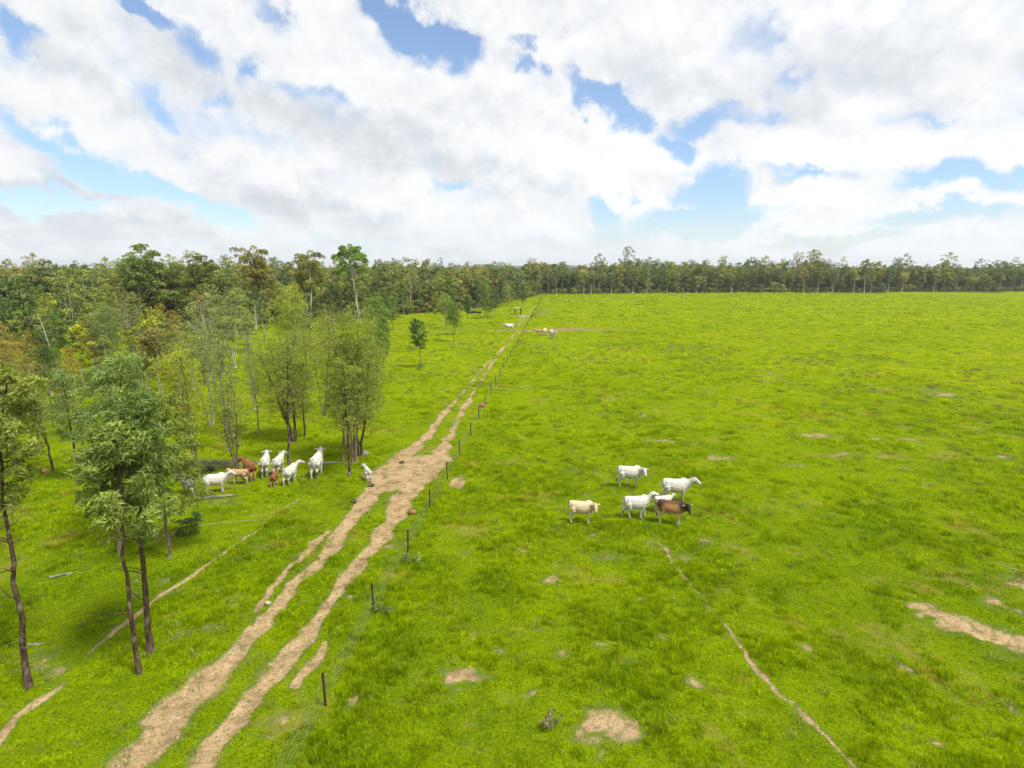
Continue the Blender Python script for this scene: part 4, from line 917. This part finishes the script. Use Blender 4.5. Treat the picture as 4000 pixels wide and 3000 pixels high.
def rock_at(px, py, r, mat, label, name='rock', cat='rock', seed=1, group=None):
    p = G(px, py); rg = np.random.default_rng(seed); mb = MB(); mb.ell((0, 0, 0), (1, .8, .7), None, 12, 8); V = mb.V[0]
    V *= (1 + .28 * (fbm(V[:, 0] * 1.6 + seed, V[:, 1] * 1.6 + V[:, 2] * 2, 3, seed) - .5) * 2)[:, None]; mb.V[0] = V * r
    o = link(name, mb.me(name, mat), None, (p.x, p.y, p.z + r * .35)); tag(o, label, cat, group); return o
rock_at(1048, 2369, .15, m_stone, 'small white stone on the grass between the wheel ruts')
rock_at(1422, 1777, .42, m_wood_g, 'grey rounded stump right of the big olive clump', 'tree_stump', 'stump', 3)
rock_at(1884, 1587, .38, m_mound, 'orange-red termite mound left of the fence, farther one', 'termite_mound', 'termite mound', 4)
rock_at(1612, 2003, .26, m_mound, 'orange-red termite mound left of the fence beside the bare patch', 'termite_mound', 'termite mound', 5)
rock_at(146, 1745, .35, m_mound, 'brown termite mound at the foot of a mottled stem on the left', 'termite_mound', 'termite mound', 6)
rock_at(182, 1846, .28, m_mound, 'small reddish termite mound left of a thin dark stem', 'termite_mound', 'termite mound', 7)
for i, (x, y) in enumerate([(1940, 1912), (1450, 1895), (1570, 1800), (1380, 1960)][1:]):
    rock_at(x, y, .17, m_bark_d, ['flat dark dung pat on the broad bare part of the track', 'dark dung pat where the two ruts meet again', 'dark dung pat on the left rut below the broad bare part'][i], 'dung_pat', 'dung', 20 + i).scale = (1.5, 1.3, .35)

# ------------------------------------------------------------------ cattle
def rotv(v, yaw, pit):
    return Matrix.Rotation(yaw, 3, 'Z') @ Matrix.Rotation(-pit, 3, 'Y') @ Vector(v)
WH, CRM, TAN, BRN, RED_, GREY, DKB = (.60, .57, .50), (.56, .44, .28), (.46, .29, .15), (.24, .10, .035), (.24, .09, .035), (.24, .235, .22), (.022, .014, .010)
def cattle(name, loc, heading, label, group, coat='white', size=1.0, head=(0, 0), walk=0.0, calf=False, horns=False, tailswing=0.0, bull=False, ears=(0, 0), lying=False):
    mb = MB(); leg = 1.0; bw = .82 if calf else 1.0; sw = walk
    z0 = -.46 if lying else 0
    body = [(-.95, 1.10, .07, .10), (-.88, 1.13, .20, .22), (-.70, 1.12, .27, .29), (-.42, 1.04, .30, .36), (-.1, 1.0, .345, .385), (.2, 1.0, .34, .385), (.45, 1.04, .29, .385), (.66, 1.08, .23, .34), (.84, 1.10, .15, .25)]
    sides = 14; an = np.arange(sides) * 2 * math.pi / sides
    rings = []
    for x, z, wd, ht in body:
        ht *= 1.08
        if calf: ht *= .78; z += .05
        cz = np.sin(an); cy = np.cos(an) * (1 - .12 * np.clip(cz, 0, 1)); rings.append(np.c_[np.full(sides, x), cy * wd * bw, z + z0 + cz * ht])
    V = np.vstack(rings); n = len(body); i = np.arange(n - 1)[:, None] * sides; j = np.arange(sides)[None]; k = (j + 1) % sides
    mb.add(V, [np.stack([i + j, i + k, i + sides + k, i + sides + j], -1).reshape(-1, 4), np.arange(sides)[::-1][None], (np.arange(sides) + (n - 1) * sides)[None]])
    if not calf:
        hs = 1.35 if bull else 1.0
        mb.ell((.54, 0, 1.38 + z0), (.27, .095 * hs, .13 * hs), Matrix.Rotation(.15, 3, 'Y'))
        mb.ell((-.72, 0, 1.36 + z0), (.20, .14, .06)); mb.ell((-.66, .2, 1.30 + z0), (.08, .06, .07)); mb.ell((-.66, -.2, 1.30 + z0), (.08, .06, .07))
    # neck and head
    yaw, pit = head
    nb_ = Vector((.72, 0, 1.14 + z0)); nl = .50 if calf else .58
    nd = rotv((1, 0, .62), yaw * .75, pit * .6).normalized(); poll = nb_ + nd * nl
    mb.tube([nb_ - nd * .18, nb_, nb_ + nd * nl * .55, poll], [.25 * bw, .235 * bw, .165 * bw, .125], 12)
    fd = rotv((1, 0, -.62), yaw, pit).normalized(); sdv = Vector((-math.sin(yaw), math.cos(yaw), 0)); hs = .95 if calf else 1.14
    hp = [poll - fd * .06 + Vector((0, 0, .03)), poll + fd * .06 * hs, poll + fd * .22 * hs, poll + fd * .38 * hs, poll + fd * .46 * hs]
    mb.tube(hp, [.10, .135 * hs, .115 * hs, .078 * hs, .07 * hs], 12); muzz = poll + fd * .47 * hs
    mb.ell(muzz, (.075 * hs, .08 * hs, .062 * hs))
    for s_ in (-1, 1):
        b = poll + sdv * .12 * s_ + Vector((0, 0, -.01)); e_ = b + sdv * (.26 * hs) * s_ - fd * .10 + Vector((0, 0, -.09 + ears[0]))
        ax = (e_ - b).normalized(); mid = (b + e_) / 2; u = ax.cross(Vector((0, 0, 1))).normalized(); v_ = ax.cross(u)
        M = np.array([list(ax), list(u), list(v_)]).T
        mb.ell(mid, (.155 * hs, .030, .065 * hs), M, 10, 6)
    if not calf or bull:   # dewlap
        for f in (0, .33, .66, 1): c = nb_.lerp(poll, f * .8) + Vector((.04 - .03 * f, 0, -.26 + .07 * f)); mb.ell(c, (.13, .032, .15))
        mb.ell((.62, 0, .74 + z0), (.24, .07, .10))
    # legs
    feet = []
    L = 0.0
    for s_, ph in ((1, 1), (-1, -1)):
        f = ph * sw * .16
        if lying:
            mb.tube([(.5, .14 * s_, .5), (.72, .2 * s_, .22), (.5, .24 * s_, .08), (.35, .24 * s_, .07)], [.12, .08, .06, .05], 8)
            mb.tube([(-.6, .2 * s_, .45), (-.25, .36 * s_, .2), (-.6, .4 * s_, .1), (-.4, .42 * s_, .07)], [.2, .14, .07, .05], 8); continue
        mb.tube([(.50, .15 * s_, 1.0), (.50, .16 * s_, .78), (.50 + f * .5, .15 * s_, .50), (.49 + f * .9, .15 * s_, .44), (.49 + f * .9, .15 * s_, .14), (.52 + f, .15 * s_, .07), (.53 + f, .15 * s_, 0.0)],
                [.15, .13, .078, .070, .056, .060, .070], 9)
        g = -ph * sw * .18
        mb.tube([(-.64, .17 * s_, 1.05), (-.56, .19 * s_, .82), (-.60 + g * .3, .17 * s_, .66), (-.80 + g * .6, .15 * s_, .50), (-.79 + g * .8, .15 * s_, .42), (-.75 + g, .15 * s_, .14), (-.72 + g, .15 * s_, .07), (-.71 + g, .15 * s_, 0.0)],
                [.22, .19, .135, .078, .066, .055, .060, .070], 9)
    if not calf and coat != 'brown': mb.ell((-.40, 0, .70 + z0), (.16, .12, .09))
    me0 = mb.me('raw', m_coat); tmp = bpy.data.objects.new('raw', me0); COL.objects.link(tmp)
    rm = tmp.modifiers.new('r', 'REMESH'); rm.mode = 'VOXEL'; rm.voxel_size = .030
    smd = tmp.modifiers.new('s', 'SMOOTH'); smd.iterations = 2; smd.factor = .5
    dg = bpy.context.evaluated_depsgraph_get(); me = bpy.data.meshes.new_from_object(tmp.evaluated_get(dg)); bpy.data.objects.remove(tmp); me.name = 'body'
    nv = len(me.vertices); co = np.zeros(nv * 3, np.float32); me.vertices.foreach_get('co', co); co = co.reshape(-1, 3); x, y, z = co.T
    def ramp3(a_, b_, v): t_ = np.clip((v - a_) / (b_ - a_), 0, 1); return (t_ * t_ * (3 - 2 * t_))[:, None]
    hd = np.linalg.norm(co - np.array(poll + fd * .2 * hs), axis=1); mz = np.linalg.norm(co - np.array(muzz), axis=1)
    def lerp(a_, b_, f): return a_ * (1 - f) + np.array(b_) * f
    nz = fbm(x * 3 + 3, z * 3 + y * 2, 3, 77)
    base = {'white': WH, 'cream': CRM, 'tan': TAN, 'brown': BRN, 'red': RED_, 'grey': GREY, 'bull': (.33, .17, .065)}[coat]
    c = np.tile(np.array(base, float), (nv, 1))
    if coat == 'white': c = lerp(c, (.42, .39, .34), ramp3(.46, .58, nz) * .5); c = lerp(c, (.40, .38, .35), ramp3(.50, .85, x) * ramp3(.95, 1.25, z) * .45); c = lerp(c, (.42, .36, .28), ramp3(.85, .62, z) * .45); c = lerp(c, (.45, .40, .32), ramp3(.45, .1, z) * .4)  # belly darkening here is shade painted into the white coat
    if coat == 'cream': c = lerp(c, (.66, .50, .32), ramp3(1.15, 1.35, z) * .6); c = lerp(c, (.54, .51, .45), ramp3(.75, .5, z) * .8); c = lerp(c, (.55, .33, .16), ramp3(.30, .15, hd) * .6)
    if coat == 'tan': c = lerp(c, (.50, .43, .33), ramp3(.75, .45, z) * .8)
    if coat == 'brown': c = lerp(c, (.20, .08, .035), ramp3(.75, 1.0, x) * .9); c = lerp(c, (.50, .36, .22), ramp3(.75, .4, z) * .7)
    if coat == 'red': c = lerp(c, (.5, .42, .32), ramp3(.7, .3, z) * .8)
    if coat == 'grey': c = lerp(c, (.62, .60, .56), ramp3(.45, .6, nz) * .8); c = lerp(c, DKB, ramp3(.35, .2, hd))
    if coat == 'bull':
        c = lerp(c, (.07, .028, .014), ramp3(-.30, -.65, x) * ramp3(.70, 1.05, z) * .9); c = lerp(c, (.07, .03, .015), ramp3(1.2, 1.36, z) * .8); c = lerp(c, (.05, .03, .02), ramp3(.35, .62, x) * ramp3(.85, 1.25, z)); c = lerp(c, (.62, .47, .30), ramp3(.85, .68, z) * .8)
        c = lerp(c, (.50, .47, .40), ramp3(.5, .2, z) * .9); c = lerp(c, (.6, .5, .36), ramp3(.75, .95, x) * ramp3(1.0, .7, z)); c = lerp(c, DKB, ramp3(.37, .27, hd) * (np.abs(y) < 9)[:, None])
    c = lerp(c, (.035, .030, .028), ramp3(.105, .06, mz)); c = lerp(c, (.10, .085, .07), ramp3(.075, .04, z))
    for s_ in (-1, 1):
        ey = np.array(poll + fd * .15 * hs + sdv * .115 * s_ * hs + Vector((0, 0, .03))); c = lerp(c, (.02, .018, .016), ramp3(.05, .02, np.linalg.norm(co - ey, axis=1)))
        er_ = np.array(poll + sdv * .30 * s_ - fd * .06); c = lerp(c, (.45, .40, .34) if coat in ('white', 'bull') else base, ramp3(.16, .08, np.linalg.norm(co - er_, axis=1)) * .7)
    a = me.attributes.new('coat', 'FLOAT_COLOR', 'POINT'); a.data.foreach_set('color', np.c_[c, np.ones(nv)].astype(np.float32).ravel())
    me.materials.clear(); me.materials.append(m_coat); me.polygons.foreach_set('use_smooth', np.ones(len(me.polygons), bool))
    o = thing(name, loc, label, 'calf' if calf else ('bull' if bull else 'cow'), group, heading); o.scale = (size * .90, size, size * 1.07)
    link('body', me, o)
    tw = tailswing; tz = 1.30 + z0
    tp = [(-.90, 0, tz), (-.99, .02 * tw, tz - .08), (-1.02, .10 * tw, tz - .35), (-1.0, .22 * tw, tz - .62), (-.98, .30 * tw, max(tz - .78, .1))]
    def coated(me_, cl): a_ = me_.attributes.new('coat', 'FLOAT_COLOR', 'POINT'); a_.data.foreach_set('color', np.tile(np.array([*cl, 1], np.float32), len(me_.vertices))); return me_
    t1 = MB(); t1.tube(tp, [.038, .034, .024, .018, .02], 7); tl = link('tail', coated(t1.me('tail', m_coat), base), o)
    t2 = MB(); e_ = Vector(tp[-1]); t2.tube([e_ + Vector((0, 0, .04)), e_ + Vector((0, .02 * tw, -.08)), e_ + Vector((0, .05 * tw, -.22))] if not lying else [e_, e_ + Vector((-.1, .05, -.02)), e_ + Vector((-.2, .1, -.03))], [.02, .04, .012], 7)
    link('tail_tuft', coated(t2.me('tail_tuft', m_coat), (.03, .02, .018) if coat in ('white', 'bull', 'grey') else (.16, .07, .03)), tl)
    if horns:
        for s_ in (-1, 1):
            hb = poll + sdv * .08 * s_ + Vector((0, 0, .08)); h_ = MB(); h_.tube([hb, hb + sdv * .10 * s_ + Vector((0, 0, .05)) - fd * .03, hb + sdv * .16 * s_ + Vector((0, 0, .18)) - fd * .08], [.026, .02, .006], 7)
            link('horn', coated(h_.me('horn', m_coat), (.16, .14, .12)), o)
    return o
GR1, GR2, GR3 = 'herd of six cattle standing in the right paddock', 'herd of cattle gathered under the trees left of the track', 'far cattle beside the reddish bare strip'
R_ = math.radians
def at_feet(px, py): return G(px, py)
cattle('cow', at_feet(2270, 2040), R_(-8), 'cream-coloured young cow with a tan face, leftmost in the paddock herd', GR1, 'cream', .90, (-1.35, -.15), 0, tailswing=.3)
cattle('cow', at_feet(2458, 1902), R_(-6), 'white cow looking at the camera, standing farthest back in the paddock herd', GR1, 'white', 1.0, (-1.3, -.2), .1, tailswing=.3)
cattle('cow', at_feet(2636, 1958), R_(-4), 'large white cow facing right, its body behind the brown one', GR1, 'white', 1.04, (-.15, .0), 0, horns=True)
cattle('cow', at_feet(2484, 2022), R_(4), 'pure white cow walking right with its head raised, centre of the paddock herd', GR1, 'white', .93, (.1, .35), 1.3, tailswing=-.3, ears=(.12, 0))
cattle('calf', at_feet(2588, 1998), R_(12), 'white calf mostly hidden between the walking cow and the brown one', GR1, 'white', .72, (.3, -.2), .3, calf=True)
cattle('cow', at_feet(2620, 2046), R_(-20), 'brown-backed cow with a black head and shoulders, nearest right in the paddock herd', GR1, 'bull', .96, (-1.1, -.15), .2, tailswing=.3, bull=False)
# left herd
cattle('cow', at_feet(845, 1922), R_(22), 'white cow standing side-on with its head over the tan calf', GR2, 'white', .88, (0.0, .05), .2)
cattle('calf', at_feet(938, 1888), R_(180), 'tan calf standing between the side-on white cow and the brown cow', GR2, 'tan', .74, (0, -.1), .3, calf=True)
cattle('cow', at_feet(976, 1868), R_(135), 'reddish brown cow seen from behind with its head turned left', GR2, 'brown', .93, (.25, -.1), 0, tailswing=.2)
cattle('cow', at_feet(1040, 1852), R_(103), 'white cow seen from behind, first of the four white rumps', GR2, 'white', .98, (.1, -.05), .6, horns=True, tailswing=.4)
cattle('cow', at_feet(1091, 1848), R_(92), 'dirty white cow seen from behind with a dark stain on its rump', GR2, 'white', .92, (-.15, -.1), .3, tailswing=.9)
cattle('calf', at_feet(1074, 1897), R_(92), 'small red-brown calf walking away in front of the white cows', GR2, 'red', .62, (0, .1), .6, calf=True, tailswing=.5)
cattle('cow', at_feet(1137, 1888), R_(80), 'white cow walking away with its head turned right and a brown tail', GR2, 'white', .86, (-.7, .15), 1.0, tailswing=.7)
cattle('cow', at_feet(1241, 1858), R_(92), 'big white humped cow walking away, rightmost of the four white rumps', GR2, 'white', 1.12, (0, .05), .9, horns=True, tailswing=-.8, bull=False)
cattle('calf', at_feet(1436, 1874), R_(118), 'white calf alone at the edge of the dirt track', GR2, 'white', .66, (.4, .15), .4, calf=True)
cattle('cow', at_feet(742, 1935), R_(150), 'grey dark-headed cow half hidden behind the olive tree', GR2, 'grey', .86, (.3, -.3), 0)
cattle('calf', at_feet(613, 1950), R_(200), 'pale grey calf lying in the shade behind the blue-green trees', GR2, 'grey', .7, (.2, -.3), 0, calf=True, lying=True)
# far cattle
cattle('cow', at_feet(1990, 1293), R_(182), 'white cow walking left across the far end of the track', GR3, 'white', 1.15, (0, -.2), .7)
cattle('calf', at_feet(2101, 1308), R_(165), 'small tan calf just right of the far fence', GR3, 'tan', .95, (0, .1), 0, calf=True)
cattle('cow', at_feet(2127, 1308), R_(60), 'pale tan cow grazing right of the small tan calf', GR3, 'cream', 1.0, (.2, -.9), 0)
cattle('cow', at_feet(2152, 1313), R_(75), 'cream cow half hidden behind the white one at the bare strip', GR3, 'cream', .98, (-.2, -.2), 0)
cattle('cow', at_feet(2161, 1322), R_(-75), 'white cow facing the camera just before the bare strip', GR3, 'white', 1.05, (.3, .1), 0)
cattle('cow', at_feet(686, 1285), R_(175), 'white cow in the shade of the old spreading tree, left one of two', GR3, 'white', 1.1, (0, -.5), 0)
cattle('cow', at_feet(716, 1286), R_(178), 'white cow in the shade of the old spreading tree, right one of two', GR3, 'white', 1.0, (0, -.6), 0)

# ------------------------------------------------------------------ the air
def build_haze():
    mb = MB(); mb.box((0, 3800, 28), (15500, 13500, 64)); m, t = new_mat('pale_air')
    v = t.n('ShaderNodeVolumePrincipled'); v.inputs['Color'].default_value = (.92, .96, 1.0, 1); v.inputs['Density'].default_value = .00014; v.inputs['Anisotropy'].default_value = .2
    o_ = t.n('ShaderNodeOutputMaterial'); t.put(o_.inputs['Volume'], v.outputs[0])
    o = link('haze', mb.me('haze', m, False)); o['kind'] = 'stuff'
build_haze()
